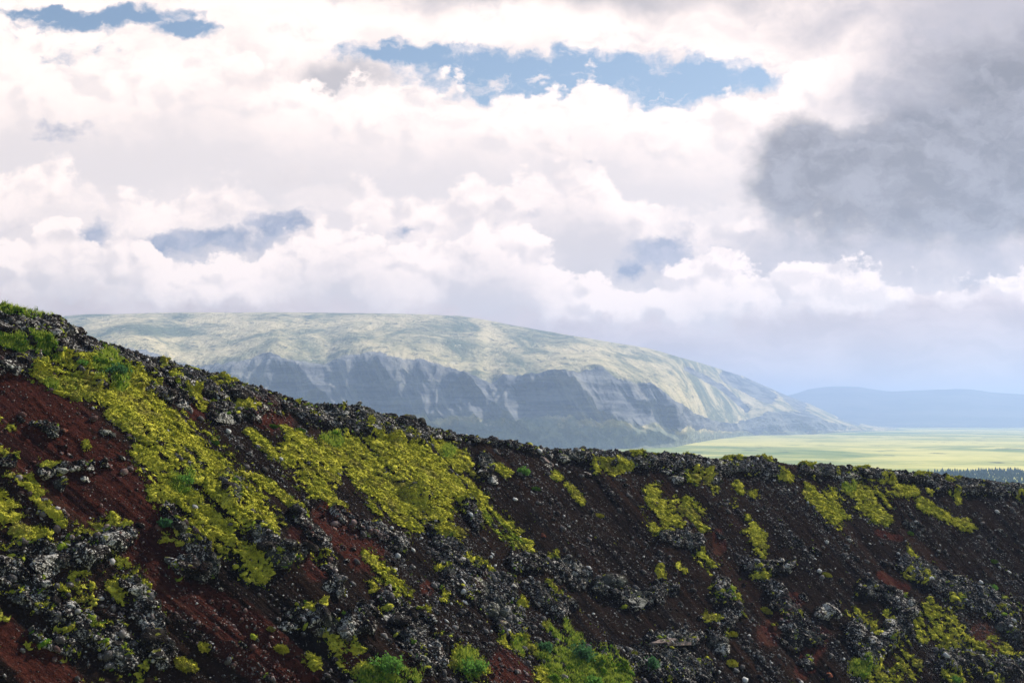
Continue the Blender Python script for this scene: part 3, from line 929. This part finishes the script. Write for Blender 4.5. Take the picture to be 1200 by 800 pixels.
for kk, (px, py, w, h, tilt, lab) in enumerate(CUSH):
    idx = nearest(px, py)
    mpp = METRE(idx)
    v, tt = ICO[4]
    v = v * (1 + .9 * fbm(v[:, 0] * 1.8 + kk, v[:, 1] * 1.8, v[:, 2] * 1.8, o=5, gain=.7, seed=kk, billow=True))[:, None]
    v = v * np.array([w * mpp * 1.15, h * mpp * 1.1, min(h, w) * mpp * .36])
    fi = RNG.integers(0, len(v), 2600)
    fp = v[fi]
    fd = RNG.normal(0, .5, (2600, 3)) + np.array([0, 0, .7]) + fp / (np.linalg.norm(fp, axis=1, keepdims=True) + 1e-6) * .6
    fd /= np.linalg.norm(fd, axis=1, keepdims=True)
    fs = np.cross(fd, RNG.normal(size=(2600, 3)))
    fs /= np.linalg.norm(fs, axis=1, keepdims=True)
    fl = RNG.uniform(.05, .13, 2600)[:, None]
    tt = np.concatenate([tt, np.arange(2600 * 3).reshape(-1, 3) + len(v)])
    v = np.concatenate([v, np.stack([fp - fs * fl * .28, fp + fs * fl * .28, fp + fd * fl], 1).reshape(-1, 3)])
    g = np.full(len(v), .7 if "green" in lab else .05)
    me = mesh_from("moss_cushion", v, None, M_MOSS, True, {"green": g}, T=tt)
    o = link("moss_cushion", me, loc=V[idx], label=lab, category="moss cushion", group="moss cushions standing alone")
    orient(o, idx, R(tilt) * .8, .4)


# ------------------------------------------------------------------ shrubs and plants
def tube(p0, p1, r0, r1, nseg=5):
    p0, p1 = np.array(p0), np.array(p1)
    ax = p1 - p0
    ax = ax / np.linalg.norm(ax)
    u = np.cross(ax, (.3, .9, .1))
    u /= np.linalg.norm(u)
    w = np.cross(ax, u)
    th = np.arange(nseg) / nseg * 2 * np.pi
    ring = np.cos(th)[:, None] * u + np.sin(th)[:, None] * w
    v = np.concatenate([p0 + ring * r0, p1 + ring * r1])
    q = [(k, (k + 1) % nseg, nseg + (k + 1) % nseg, nseg + k) for k in range(nseg)]
    return v, np.array(q)


def shrub(px, py, w, h, leafmat, lab, seed, spiky=False):
    r = np.random.default_rng(seed)
    idx = nearest(px, py + h * .5)
    mpp = METRE(idx)
    W, Hh = w * mpp * .9, 1.35 * h * mpp
    o = link("shrub", None, loc=V[idx] - np.array([0, 0, .1]), label=lab, category="shrub", group="green shrubs on the crater wall")
    sv_, sq_, n0 = [], [], 0
    tips = []
    for b_ in range(16):  # stems
        a_ = r.uniform(0, 6.28)
        rad = W * math.sqrt(r.uniform(.02, 1))
        tip = np.array([math.cos(a_) * rad, math.sin(a_) * rad * .8, Hh * (1 - .5 * (rad / W) ** 2) * r.uniform(.6, 1.05)])
        mid = tip * np.array([.45, .45, .55])
        for p0, p1, r0, r1 in ((np.zeros(3), mid, .022, .014), (mid, tip, .014, .005)):
            v_, q_ = tube(p0, p1, r0, r1)
            sv_.append(v_)
            sq_.append(q_ + n0)
            n0 += len(v_)
        tips.append((mid, tip))
    link("stem", mesh_from("stem", np.concatenate(sv_), np.concatenate(sq_), M_BARK), o)
    nl_ = int(900 * min(2.2, max(.35, W)))
    k_ = r.integers(0, 16, nl_)
    f_ = r.uniform(0, 1.0, nl_)[:, None]
    mids = np.array([q[0] for q in tips])[k_]
    tps = np.array([q[1] for q in tips])[k_]
    c_ = mids * (1 - f_) * .8 + tps * (f_ + .05) + r.normal(0, .13 * W + .03, (nl_, 3)) * np.array([1, 1, .8])
    c_[:, 2] = np.maximum(c_[:, 2], .02)
    dirv = r.normal(size=(nl_, 3)) + np.array([0, 0, .7])
    dirv /= np.linalg.norm(dirv, axis=1, keepdims=True)
    sd = np.cross(dirv, r.normal(size=(nl_, 3)))
    sd /= np.linalg.norm(sd, axis=1, keepdims=True)
    ll = r.uniform(.11, .22, nl_)[:, None] * (1.5 if spiky else 1)
    lw = ll * (.16 if spiky else .32)
    lv = np.stack([c_ - dirv * ll * .5, c_ + sd * lw, c_ + dirv * ll * .5, c_ - sd * lw], 1).reshape(-1, 3)
    lq = np.arange(nl_ * 4).reshape(-1, 4)
    link("foliage", mesh_from("foliage", lv, lq, leafmat, False), o)


SHRUBS = [
    (612, 552, 9, 7, M_LEAF, "light green leafy plant alone on the bare slope below the stacked boulders"),
    (193, 612, 10, 9, M_LEAFD, "dark green bush between the red soil tongue and the moss slope"),
    (215, 562, 14, 9, M_LEAF, "low green shrub in the middle of the broad moss slope"),
    (136, 432, 15, 9, M_LEAFD, "dull green shrub under the descending ridge, near its top"),
    (452, 778, 24, 16, M_LEAF, "feathery light green shrub below the white-faced crag"),
    (552, 780, 20, 14, M_LEAF, "bright green shrub under the large rounded grey crag"),
    (684, 766, 21, 15, M_LEAFD, "dark blue-green bush on the green bank at the bottom"),
    (764, 778, 14, 11, M_LEAFD, "dark green bush on stony ground below the long pinkish slab"),
    (638, 758, 12, 8, M_LEAFD, "small grey-green shrub on the bank under the pinkish rock face"),
    (1163, 688, 8, 5, M_LEAF, "small green plant among stones on the right-hand slope"),
    (96, 424, 7, 4, M_LEAF, "little green plant between the head crag and the moss band"),
    (695, 798, 12, 8, M_LEAF, "green plant at the bottom edge under the dark blue-green bush"),
    (1120, 796, 7, 5, M_LEAF, "small green plant at the bottom edge under the lower right moss mounds"),
]
for kk, (px, py, w, h, mm, lab) in enumerate(SHRUBS):
    shrub(px, py, w, h, mm, lab, 900 + kk)

# ------------------------------------------------------------------ grass
NG = 26000
gw = np.where(VIS & (moss_m > -.05), smooth(-.2, .4, green_f + rf2 * .4), 0)
gw = np.maximum(gw, np.where(VIS & (SX < 75) & (HH > -1.5) & (HH < .8), .8 * smooth(-.3, .2, rf1), 0))
gi = pick(gw, NG)
gp = V[gi] + RNG.normal(0, .06, (NG, 3)) * np.array([1, 1, 0]) + np.array([0, 0, .02])
gp += np.stack([NX.ravel()[gi], NY.ravel()[gi], NZ.ravel()[gi]], -1) * np.maximum(0, lift.ravel()[gi, None]) * .6
gh = RNG.uniform(.10, .36, NG)[:, None]
lean = RNG.normal(0, .45, (NG, 3)) * np.array([1, 1, 0]) + np.array([0, 0, 1])
lean /= np.linalg.norm(lean, axis=1, keepdims=True)
an_ = RNG.uniform(0, 6.28, NG)
sd = np.stack([np.cos(an_), np.sin(an_), 0 * an_], -1) * .020
bend = lean + RNG.normal(0, .4, (NG, 3)) * np.array([1, 1, .3])
gv = np.stack([gp - sd, gp + sd, gp + lean * gh * .6 + sd * .7, gp + lean * gh * .6 - sd * .7, gp + bend * gh], 1)
b0 = (np.arange(NG) * 5)[:, None]
me = mesh_from("grass", gv.reshape(-1, 3), b0 + np.array([0, 1, 2, 3]), M_GRASS, False, None, T=b0 + np.array([3, 2, 4]))
link("grass", me, kind="stuff", label="short bright green grass on the crest and the lower banks", category="grass")

# ------------------------------------------------------------------ plain
ZP = -80.0
gx = np.concatenate([-np.geomspace(40000, 200, 40), np.linspace(-150, 150, 7), np.geomspace(200, 40000, 40)])
gy = np.concatenate([[-3000, -1500, -600], np.linspace(-200, 1200, 15), np.geomspace(1300, 42000, 90)])
GXp, GYp = np.meshgrid(gx, gy)
gz = ZP + 0 * GXp + np.where(GYp > 1500, 5 * fbm(GXp * .0012, GYp * .0012, o=4, seed=61), 0)
link("plain", mesh_from("plain", np.stack([GXp, GYp, gz], -1).reshape(-1, 3), grid_quads(len(gy), len(gx))[:, ::-1], mat_plain()), kind="structure",
     label="wide pale green grass plain reaching to the far hills")

# ------------------------------------------------------------------ mountain
KX = [-420, -100, 60, 100, 130, 150, 175, 195, 210, 240, 270, 300, 320, 345, 370, 385, 400, 415, 450, 480, 520, 540, 560, 575, 590, 620, 660, 700, 730, 760, 780, 800, 815, 835, 860, 900, 950, 985, 1020, 1060]
KE = [415, 405, 412, 408, 402, 400, 405, 417, 424, 426, 423, 414, 411, 418, 423, 425, 416, 411, 413, 417, 428, 433, 438, 447, 441, 437, 431, 434, 441, 449, 460, 474, 484, 492, 496, 482, 488, 497, 501, 506]
RX_ = [-420, 0, 60, 100, 150, 200, 300, 360, 450, 500, 540, 560, 600, 640, 700, 760, 820, 870, 920, 950, 985, 1020, 1060]
RY_ = [392, 376, 372, 368, 367, 366, 366, 366, 367, 368, 370, 373, 381, 388, 398, 408, 425, 440, 462, 474, 490, 499, 506]
FXk = [-420, 0, 700, 790, 830, 870, 900, 950, 1000, 1060]
FYk = [527, 527, 527, 524, 516, 511, 510, 509, 506, 504.5]
TX = [-420, 0, 300, 500, 700, 780, 820, 860, 900, 950, 1000, 1060]
TY = [492, 492, 494, 490, 494, 500, 504, 506, 506, 506, 504, 504.2]
mx = np.linspace(-420, 1060, 1250)
ye, yr, yf, yt = (np.interp(mx, a_, b_) for a_, b_ in ((KX, KE), (RX_, RY_), (FXk, FYk), (TX, TY)))
ker = np.hanning(9)
ker /= ker.sum()
sm = lambda q_: np.convolve(np.pad(q_, 4, mode='edge'), ker, 'valid')
ye = sm(ye)
yr = sm(yr)
Yf = -ZP * F / (yf - 490)
gapc = np.clip((yt - ye) / 50, .0, 1.2)
Yt = Yf + 150
Ye = Yt + 60 + 120 * gapc
Yr = Ye + 1350 + np.interp(mx, [700, 1000], [0, 1000])
zf = np.full_like(mx, ZP - 6)
rzv = lambda y_: (490 - y_) / F
zt, ze, zr = rzv(yt) * Yt, rzv(ye) * Ye, rzv(yr) * Yr
zr = np.maximum(zr, ze)
NR = 420
tpar = np.concatenate([np.linspace(0, 1, 80)[:-1], np.linspace(1, 2, 140)[:-1], np.linspace(2, 3, 160)[:-1], np.linspace(3, 4, 43)])
kt = np.arange(5.0)
KY = np.stack([Yf, Yt, Ye, Yr, Yr + 1800], 0)
KZ = np.stack([zf, zt, ze, zr, zr * .55 - 40], 0)
lo = np.clip(tpar.astype(int), 0, 3)
fr = (tpar - lo)[:, None]
MY = KY[lo] * (1 - fr) + KY[lo + 1] * fr
frz = np.where(lo[:, None] == 2, fr ** .85, fr)
frz = np.where(lo[:, None] == 0, fr ** 1.35, frz)
MZ = KZ[lo] * (1 - frz) + KZ[lo + 1] * frz
wob = fbm(np.tile(mx, (len(tpar), 1)) * .02, np.tile(tpar[:, None] * 2, (1, len(mx))), o=3, seed=71)
MX = ((mx - 600) / F)[None] * MY * 1.0
tp2 = np.tile(tpar[:, None], (1, len(mx)))
cl = smooth(.85, 1.12, tp2) * (1 - smooth(1.86, 2.04, tp2)) * np.clip(gapc * 4, 0, 1)[None]
ta = (1 - smooth(.55, 1.2, tp2))
gul = fbm(MX * .009 + wob * .5, MY * .0011, o=4, gain=.55, seed=72, ridge=True)
plat = smooth(1.95, 2.15, tp2) * (1 - smooth(3.2, 3.8, tp2))
flank = smooth(760, 860, np.tile(mx, (len(tpar), 1)))
edge_keep = 1 - .75 * np.exp(-((tp2 - 2) / .05) ** 2) - .75 * np.exp(-((tp2 - 3) / .04) ** 2)
MZ = MZ + edge_keep * (smooth(.3, 1.3, tp2) * (1 - smooth(1.75, 2.02, tp2)) * 40 * (gul - .3) * np.clip(gapc + .15, .2, 1)[None])
MZ = MZ + edge_keep * plat * (1 - flank * .6) * (11 * fbm(MX * .0030, MY * .0022, o=5, gain=.55, seed=73) + 7 * fbm(MX * .012, MY * .007, o=3, seed=74))
fl2 = (MX * .85 + MY * .25)
MZ = MZ + edge_keep * plat * flank * (6 * fbm((MX * .5 - MY * .22) * .013 + wob, (MX * .3 + MY * .5) * .0035, o=5, gain=.6, seed=76) + 10 * fbm(MX * .008, MY * .005, o=5, gain=.6, seed=78))
MZ = MZ + (1 - smooth(0, .3, tp2)) * 0
spur = fbm(MX * .0042 + .25 * tp2, tp2 * .5, o=4, gain=.55, seed=75, ridge=True)
MYn = MY - smooth(.2, 1.2, tp2) * (1 - smooth(1.7, 2.2, tp2)) * 210 * spur * np.clip(gapc + .1, 0, 1)[None]
jag = fbm(MX * .0085, MY * .0030, o=5, gain=.6, seed=95)
MZ = MZ + 34 * jag * np.exp(-((tp2 - 1.97) / .10) ** 2) * np.clip(gapc, 0, 1)[None]
MZ = MZ + 12 * fbm(MX * .004, MY * .004, o=4, gain=.6, seed=96) * np.exp(-((tp2 - 1.0) / .25) ** 2) * np.clip(gapc, 0, 1)[None]
# dark bluffs that break the grassy right-hand flank
MPX, MPY = project(MX, MYn, MZ)
PXs, PYs = PXg, PYg
PXg, PYg = MPX, MPY
bluff = strokes([[(893, 440, 5), (915, 455, 8), (938, 475, 9)], [(898, 487, 6), (945, 487, 9), (972, 500, 5)], [(850, 440, 8), (900, 462, 12)], [(985, 488, 4), (1005, 495, 4)],
                 [(805, 430, 4), (850, 455, 4), (875, 478, 4)], [(870, 495, 4), (895, 510, 4)], [(835, 510, 3), (842, 514, 3)]])
PXg, PYg = PXs, PYs
bluff = smooth(-.25, .45, bluff + .75 * fbm(MX * .012, MY * .012, o=4, gain=.6, seed=97))
cl = np.maximum(cl, bluff)
MZ = MZ - 14 * bluff * edge_keep
me = mesh_from("mountain", np.stack([MX, MYn, MZ], -1).reshape(-1, 3), grid_quads(len(tpar), len(mx))[:, ::-1], mat_mountain(), True, {"cliff": cl, "talus": ta})
link("mountain", me, kind="structure", label="broad flat-topped mountain with shaded blue cliffs and sunlit heath plateau")

# far hills
hx = np.linspace(-1500, 2700, 900)
HXk = [-1500, 500, 800, 930, 945, 975, 1005, 1040, 1075, 1105, 1130, 1160, 1200, 1300, 1500, 1800, 2700]
HYk = [468, 470, 470, 463, 456, 452.5, 453, 459, 457.5, 456.5, 455.5, 459.5, 462, 466, 458, 470, 462]
hyv = sm(np.interp(hx, HXk, HYk))
rows = np.linspace(0, 1.6, 90)
YB = 12200.0
HXg, Rg = np.meshgrid(hx, rows)
HYg = YB + Rg * 3000
top = (490 - hyv)[None] / F * (YB + 3000)
hz = np.where(Rg <= 1, ZP - 5 + (top - ZP + 5) * smooth(-.15, 1.0, Rg) * 1.0, ZP + (top - ZP) * (1 - .5 * (Rg - 1)))
hz = hz + np.where(Rg < 1, 55 * np.sin(np.pi * np.clip(Rg, 0, 1)) * fbm(HXg * .022, Rg * 2.2, o=5, gain=.6, seed=81), 0)
HXw = (HXg - 600) / F * HYg
link("hills", mesh_from("hills", np.stack([HXw, HYg, hz], -1).reshape(-1, 3), grid_quads(len(rows), len(hx))[:, ::-1], mat_hills()), kind="structure",
     label="low blue hills on the horizon to the right of the mountain")

# ------------------------------------------------------------------ conifer wood on the plain
NT = 8000
tx = RNG.uniform(1084, 1420, NT)
ty_ = RNG.uniform(551.2, 572, NT)
ok = ty_ > np.interp(tx, [1072, 1095, 1120, 1150, 1420], [556, 553.5, 552.5, 551.6, 551]) + RNG.normal(0, .5, NT)
tx, ty_ = tx[ok], ty_[ok]
NT = len(tx)
Yt_ = -ZP * F / (ty_ - 490)
tX = (tx - 600) / F * Yt_
tH = RNG.gamma(7, .62, NT)
tv, tf, off0 = [], [], 0
seg = 7
for lvl, (zb, zt_, rr) in enumerate(((.05, .50, .30), (.30, .75, .22), (.55, 1.0, .14))):
    th = np.arange(seg) / seg * 6.283 + lvl
    ringr = rr * (1 + .25 * (np.arange(seg) % 2))
    tv += [(math.cos(a_) * q_, math.sin(a_) * q_, zb - .04 * (k_ % 2)) for k_, (a_, q_) in enumerate(zip(th, ringr))] + [(0, 0, zt_)]
    tf += [(off0 + k_, off0 + (k_ + 1) % seg, off0 + seg) for k_ in range(seg)]
    off0 += seg + 1
tv, tf = np.array(tv), np.array(tf)
wv = np.stack([tX, Yt_, np.full(NT, ZP - .5)], -1)[:, None] + tv[None] * tH[:, None, None]
me = mesh_from("forest", wv.reshape(-1, 3), None, mat_conifer(), False, None, T=(tf[None] + (np.arange(NT) * len(tv))[:, None, None]).reshape(-1, 3))
link("forest", me, kind="stuff", label="far-off dark blue-green conifer wood on the plain behind the crest", category="forest")

# ------------------------------------------------------------------ haze
HZ_TOP = float(max(MZ.max(), hz.max())) + 8.0
hv = [(x_, y_, z_) for x_ in (-45000, 45000) for y_ in (-3500, 46000) for z_ in (ZP - 25, HZ_TOP)]
hq = [(0, 1, 3, 2), (4, 6, 7, 5), (0, 4, 5, 1), (2, 3, 7, 6), (0, 2, 6, 4), (1, 5, 7, 3)]
hm = bpy.data.materials.new("haze_air")
hm.use_nodes = True
hm.node_tree.nodes.clear()
ho = hm.node_tree.nodes.new("ShaderNodeOutputMaterial")
pv = hm.node_tree.nodes.new("ShaderNodeVolumePrincipled")
pv.inputs["Color"].default_value = (.36, .485, .765, 1)
pv.inputs["Density"].default_value = 1.25e-4
pv.inputs["Anisotropy"].default_value = .35
hm.node_tree.links.new(pv.outputs[0], ho.inputs["Volume"])
link("haze", mesh_from("haze", hv, hq, hm, False), kind="stuff", label="pale blue haze in the air in front of the mountain", category="haze")

# ------------------------------------------------------------------ sun
SUN_AZ, SUN_EL = R(46), R(38)            # to the right of the view direction, behind the crater wall
sl = bpy.data.lights.new("sun", 'SUN')
sl.energy = 5.0
sl.angle = R(.6)
sl.color = (1, .95, .86)
so = bpy.data.objects.new("sun", sl)
COL.objects.link(so)
sd_ = Vector((math.sin(SUN_AZ) * math.cos(SUN_EL), math.cos(SUN_AZ) * math.cos(SUN_EL), math.sin(SUN_EL)))
so.rotation_euler = sd_.to_track_quat('Z', 'Y').to_euler()

# ------------------------------------------------------------------ sky
world = bpy.data.worlds.new("World")
scene.world = world
world.use_nodes = True
nt = world.node_tree
nt.nodes.clear()
N = Net(nt)
sky = N.node("ShaderNodeTexSky", sky_type='NISHITA')
sky.sun_disc = False
sky.sun_elevation = SUN_EL
sky.sun_rotation = SUN_AZ
sky.air_density = 1.0
sky.dust_density = .6
D = N.node("ShaderNodeTexCoord").outputs["Generated"]
dx, dy, dz = N.sep(D)
dys = N.math('MAXIMUM', dy, .08)
US = F / 100
u = N.math('DIVIDE', N.math('MULTIPLY', dx, US), dys)
v = N.math('DIVIDE', N.math('MULTIPLY', dz, US), dys)
Q = N.comb(u, v, 0.0)                    # azimuth / elevation of the sky, in hundredths


def cell(px, py):
    a_, b_ = ray(px, py)
    return float(a_ * US), float(b_ * US)


def fieldmax(P, items):
    """soft ellipses: (px, py, rx, ry, weight); value = weight * (1 - distance)"""
    out = None
    for (px, py, rx_, ry_, *w) in items:
        c = cell(px, py)
        k_ = N.vmath('MULTIPLY', N.vmath('SUBTRACT', P, (c[0], c[1], 0)), (100 / rx_, 100 / ry_, 0))
        e = N.math('SUBTRACT', 1.0, N.vmath('LENGTH', k_))
        if w:
            e = N.math('MULTIPLY', e, w[0])
        out = e if out is None else N.math('MAXIMUM', out, e)
    return out


def puffs(P, scale, detail=4, rough=.55, sm=.55):
    n = N.node("ShaderNodeTexVoronoi", feature='SMOOTH_F1', voronoi_dimensions='2D', normalize=True)
    N.put(n.inputs["Vector"], P)
    n.inputs["Scale"].default_value = scale
    n.inputs["Detail"].default_value = detail
    n.inputs["Roughness"].default_value = rough
    n.inputs["Smoothness"].default_value = sm
    return N.math('SUBTRACT', 1.0, n.outputs["Distance"])


wc = N.noise(Q, .8, 4, .55, col=True)
warp = N.vmath('MULTIPLY', N.vmath('SUBTRACT', wc, (.5, .5, .5)), (1.2, .9, 0))
QW = N.vmath('ADD', Q, warp)
wc2 = N.noise(Q, 3.0, 5, .6, col=True)
warp2 = N.vmath('MULTIPLY', N.vmath('SUBTRACT', wc2, (.5, .5, .5)), (.45, .34, 0))
QW2 = N.vmath('ADD', N.vmath('ADD', Q, N.vmath('SCALE', warp, .45)), warp2)
QP = N.vmath('MULTIPLY', N.vmath('ADD', Q, N.vmath('SCALE', warp2, .7)), (.85, 1.1, 1))
n_big = N.noise(N.vmath('MULTIPLY', QW, (.55, 1.0, 1)), .9, 8, .58)
n_mid = N.noise(N.vmath('MULTIPLY', QW2, (.8, 1.1, 1)), 2.2, 9, .62)
n_fine = N.noise(N.vmath('MULTIPLY', Q, (.6, 1.0, 1)), 6.0, 7, .66)
puf = puffs(QP, 1.7, 3, .55, .8)
# the cloud mass sampled again a little towards the sun: the difference gives lit and shaded sides
n_mid2 = N.noise(N.vmath('ADD', N.vmath('MULTIPLY', QW2, (.8, 1.1, 1)), (.09, .14, 0)), 2.2, 6, .62)
n_big2 = N.noise(N.vmath('ADD', N.vmath('MULTIPLY', QW, (.55, 1.0, 1)), (.12, .20, 0)), .9, 6, .58)
relf = N.math('ADD', N.math('MULTIPLY', N.math('SUBTRACT', n_big2, n_big), 1.1), N.math('MULTIPLY', N.math('SUBTRACT', n_mid2, n_mid), .55))
edge = N.math('ADD', N.math('MULTIPLY', N.math('SUBTRACT', n_mid, .5), 1.5), N.math('MULTIPLY', N.math('SUBTRACT', n_fine, .5), .55))
edge = N.math('ADD', edge, N.math('MULTIPLY', N.math('SUBTRACT', .62, puf), 1.1))

WHITE, CREAM = (1.40, 1.18, 1.06), (1.04, .90, .845)
GREY = (.27, .255, .265)


def soften(f, k, a, b):
    return N.ramp(N.math('ADD', f, N.math('MULTIPLY', edge, k)), a, b)


cloud = N.mix(N.ramp(n_big, .45, .68), WHITE, CREAM)
cloud = N.mix(N.math('MULTIPLY', N.ramp(relf, .0, .24), .6), cloud, (.74, .675, .69))
# grey bodies
soft = fieldmax(QW, [(405, 85, 85, 34, 1.1), (655, 190, 60, 130, .75), (560, 230, 110, 80, .5), (720, 225, 60, 50, .7), (95, 150, 80, 35, .8), (150, 190, 60, 60, .4),
                     (690, -8, 360, 40), (300, 210, 120, 60, .4), (420, 220, 160, 70, .45), (680, 310, 50, 50, .8), (60, 205, 60, 60, .5), (610, 290, 60, 40, .5), (330, 290, 190, 40, .45)])
cloud = N.mix(N.math('MULTIPLY', soften(soft, .35, 0, .8), .8), cloud, (.50, .475, .50))
# blue openings
blue = fieldmax(QW2, [(130, 20, 150, 24), (60, 12, 90, 14), (215, 34, 60, 20), (60, 60, 170, 60, .30), (680, 84, 280, 42), (810, 92, 140, 42, 1.1), (480, 62, 120, 26), (560, 76, 130, 34), (670, 100, 130, 24)])
bm_ = soften(blue, .80, .12, .55)
bm_ = N.math('MULTIPLY', bm_, N.ramp(N.noise(N.vmath('MULTIPLY', QW2, (.5, 1.5, 1)), 2.6, 8, .65), .56, .70, 1, .35))
skyc = N.vmath('SCALE', sky.outputs[0], .10)
cloud = N.mix(bm_, cloud, skyc)

def curve(pts_px, uu):
    fc = N.node("ShaderNodeFloatCurve")
    cv_ = fc.mapping.curves[0]
    pts = []
    for (x_, y_) in pts_px:
        cx, cy = cell(x_, y_)
        pts.append(((cx + 7.2) / 14.4, cy / 4))
    cv_.points[0].location, cv_.points[1].location = pts[0], pts[-1]
    for p_ in pts[1:-1]:
        cv_.points.new(*p_)
    fc.mapping.update()
    N.put(fc.inputs["Value"], N.math('DIVIDE', N.math('ADD', uu, 7.2), 14.4))
    return N.math('MULTIPLY', fc.outputs[0], 4.0)


ub, vb = N.sep(QW2)[0], N.sep(QW2)[1]
bill = N.math('ADD', N.math('MULTIPLY', N.math('SUBTRACT', puf, .62), 1.05), N.math('MULTIPLY', N.math('SUBTRACT', n_fine, .5), .42))
relp = N.math('SUBTRACT', puffs(N.vmath('ADD', QP, (.10, .16, 0)), 1.7, 2, .55, 1.0), puffs(QP, 1.7, 2, .55, 1.0))


def row(cloud, pts_px, soft_, depth, low, mlo, mhi):
    """one bank of cumulus: crisp billowing top, bright above and greyer towards its base"""
    f = N.math('SUBTRACT', curve(pts_px, ub), vb)
    e = N.math('ADD', f, bill)
    c = N.mix(N.ramp(N.math('ADD', f, N.math('MULTIPLY', bill, -.5)), .05, depth), WHITE, low)
    c = N.mix(N.math('MULTIPLY', N.ramp(relp, .0, .16), .65), c, low)
    c = N.mix(N.math('MULTIPLY', N.ramp(relf, .0, .20), .45), c, low)
    m = N.math('MULTIPLY', N.ramp(e, -.02, soft_), N.ramp(n_big, mlo, mhi, 1, .25))
    m = N.math('MULTIPLY', m, N.ramp(f, depth * 1.1, depth * 2.2, 1, 0))
    return N.mix(m, cloud, c)


cloud = row(cloud, [(-120, 70), (0, 66), (60, 72), (150, 80), (250, 66), (330, 92), (420, 104), (520, 104), (600, 118), (650, 114), (685, 102), (730, 112), (800, 122), (895, 124), (930, 84), (1000, 66), (1100, 90), (1300, 80)], .10, 1.1, (.98, .87, .835), .56, .70)
cloud = row(cloud, [(-120, 200), (0, 212), (50, 196), (110, 222), (170, 240), (230, 214), (330, 230), (430, 222), (500, 240), (540, 226), (590, 232), (625, 205), (680, 190), (740, 228), (800, 246), (850, 238), (1300, 270)], .16, .9, (.85, .755, .74), .46, .60)
veil = fieldmax(QW, [(1200, 60, 260, 210, 1.2), (1080, 120, 150, 80, .9), (1000, 20, 200, 50, .6), (1030, 300, 230, 60, .7), (1150, 290, 200, 80, .6)])
cloud = N.mix(N.math('MULTIPLY', soften(veil, .28, -.10, .7), .85), cloud, (.52, .49, .535))
dark = fieldmax(QW, [(1190, 120, 170, 120, .75), (1120, 165, 170, 80, .95), (1050, 215, 215, 95), (945, 205, 95, 82, 1.15), (1190, 205, 190, 85, 1.15), (1110, 240, 200, 50, .9), (985, 255, 105, 50, .7)])
cloud = N.mix(N.math('MULTIPLY', soften(dark, .38, -.03, .48), .93), cloud, N.mix(N.ramp(n_mid, .38, .66), GREY, (.44, .42, .45)))
# gaps that show the shaded cloud deck behind
gap = fieldmax(QW2, [(255, 280, 150, 44), (335, 262, 90, 30), (190, 285, 60, 34), (110, 276, 34, 24, .8), (475, 272, 34, 24, .8), (775, 296, 85, 50), (735, 318, 40, 26), (850, 295, 46, 22),
                     (690, 185, 24, 16, .7), (85, 150, 95, 34, .7), (600, 255, 60, 30, .5)])
gap = N.math('ADD', gap, N.math('MULTIPLY', N.math('SUBTRACT', n_big, .5), .7))
gapm = soften(gap, .95, .22, .75)
deck = N.mix(N.ramp(n_mid, .36, .66), (.31, .355, .49), (.62, .60, .68))
cloud = N.mix(gapm, cloud, deck)


# the row of bright cumulus in front of the gaps
cloud = row(cloud, [(-100, 270), (0, 285), (60, 268), (120, 292), (170, 288), (215, 312), (265, 320), (320, 298), (385, 268), (440, 282), (490, 300), (550, 262), (600, 268), (660, 318),
                    (735, 342), (790, 324), (845, 306), (900, 318), (960, 312), (1060, 336), (1130, 334), (1210, 322), (1300, 325)], .09, 1.0, (.82, .725, .71), .60, .75)
# the layer under the cloud base
base_pts = [(-100, 332), (0, 338), (120, 346), (300, 352), (420, 350), (560, 364), (700, 370), (830, 376), (900, 360), (960, 362), (1040, 354), (1120, 347), (1180, 340), (1300, 345)]
below = N.math('SUBTRACT', curve(base_pts, ub), vb)
below = N.math('ADD', below, N.math('MULTIPLY', edge, .30))
lowc = N.mix(N.ramp(N.noise(N.vmath('MULTIPLY', QW, (.45, 1.6, 1)), 1.4, 6, .55), .32, .68), (.74, .59, .555), (1.0, .81, .755))
cloud = N.mix(N.ramp(below, -.10, .20), cloud, lowc)
front = cloud
# the rest of the sky: broken cloud, shaded from below
PD = N.vmath('MULTIPLY', D, (1, 1, 1.6))
n_o = N.noise(PD, 2.2, 6, .58)
rest = N.mix(N.ramp(n_o, .47, .64), N.vmath('SCALE', sky.outputs[0], .15), N.mix(N.ramp(n_o, .5, .75), (.30, .30, .31), (.12, .125, .14)))
fmask = N.ramp(dy, .55, .80)
fmask = N.math('MULTIPLY', fmask, N.ramp(dz, .42, .62, 1, 0))
bg1, bg2 = N.node("ShaderNodeBackground"), N.node("ShaderNodeBackground")
N.put(bg1.inputs[0], rest)
N.put(bg2.inputs[0], front)
bg2.inputs[1].default_value = .68
mxs = N.node("ShaderNodeMixShader")
N.put(mxs.inputs[0], fmask)
nt.links.new(bg1.outputs[0], mxs.inputs[1])
nt.links.new(bg2.outputs[0], mxs.inputs[2])
wo = N.node("ShaderNodeOutputWorld")
nt.links.new(mxs.outputs[0], wo.inputs[0])
world.cycles.sampling_method = 'MANUAL'
world.cycles.sample_map_resolution = 512

# ------------------------------------------------------------------ render settings
vs = scene.view_settings
vs.view_transform = 'Standard'
vs.look = 'None'
vs.exposure = .5
vs.gamma = 1
vs.use_curve_mapping = False
scene.render.engine = 'CYCLES'
cy = scene.cycles
cy.use_denoising = True
cy.max_bounces = 4
cy.diffuse_bounces = 2
cy.glossy_bounces = 1
cy.transmission_bounces = 1
cy.volume_bounces = 1
cy.transparent_max_bounces = 4
cy.use_fast_gi = False
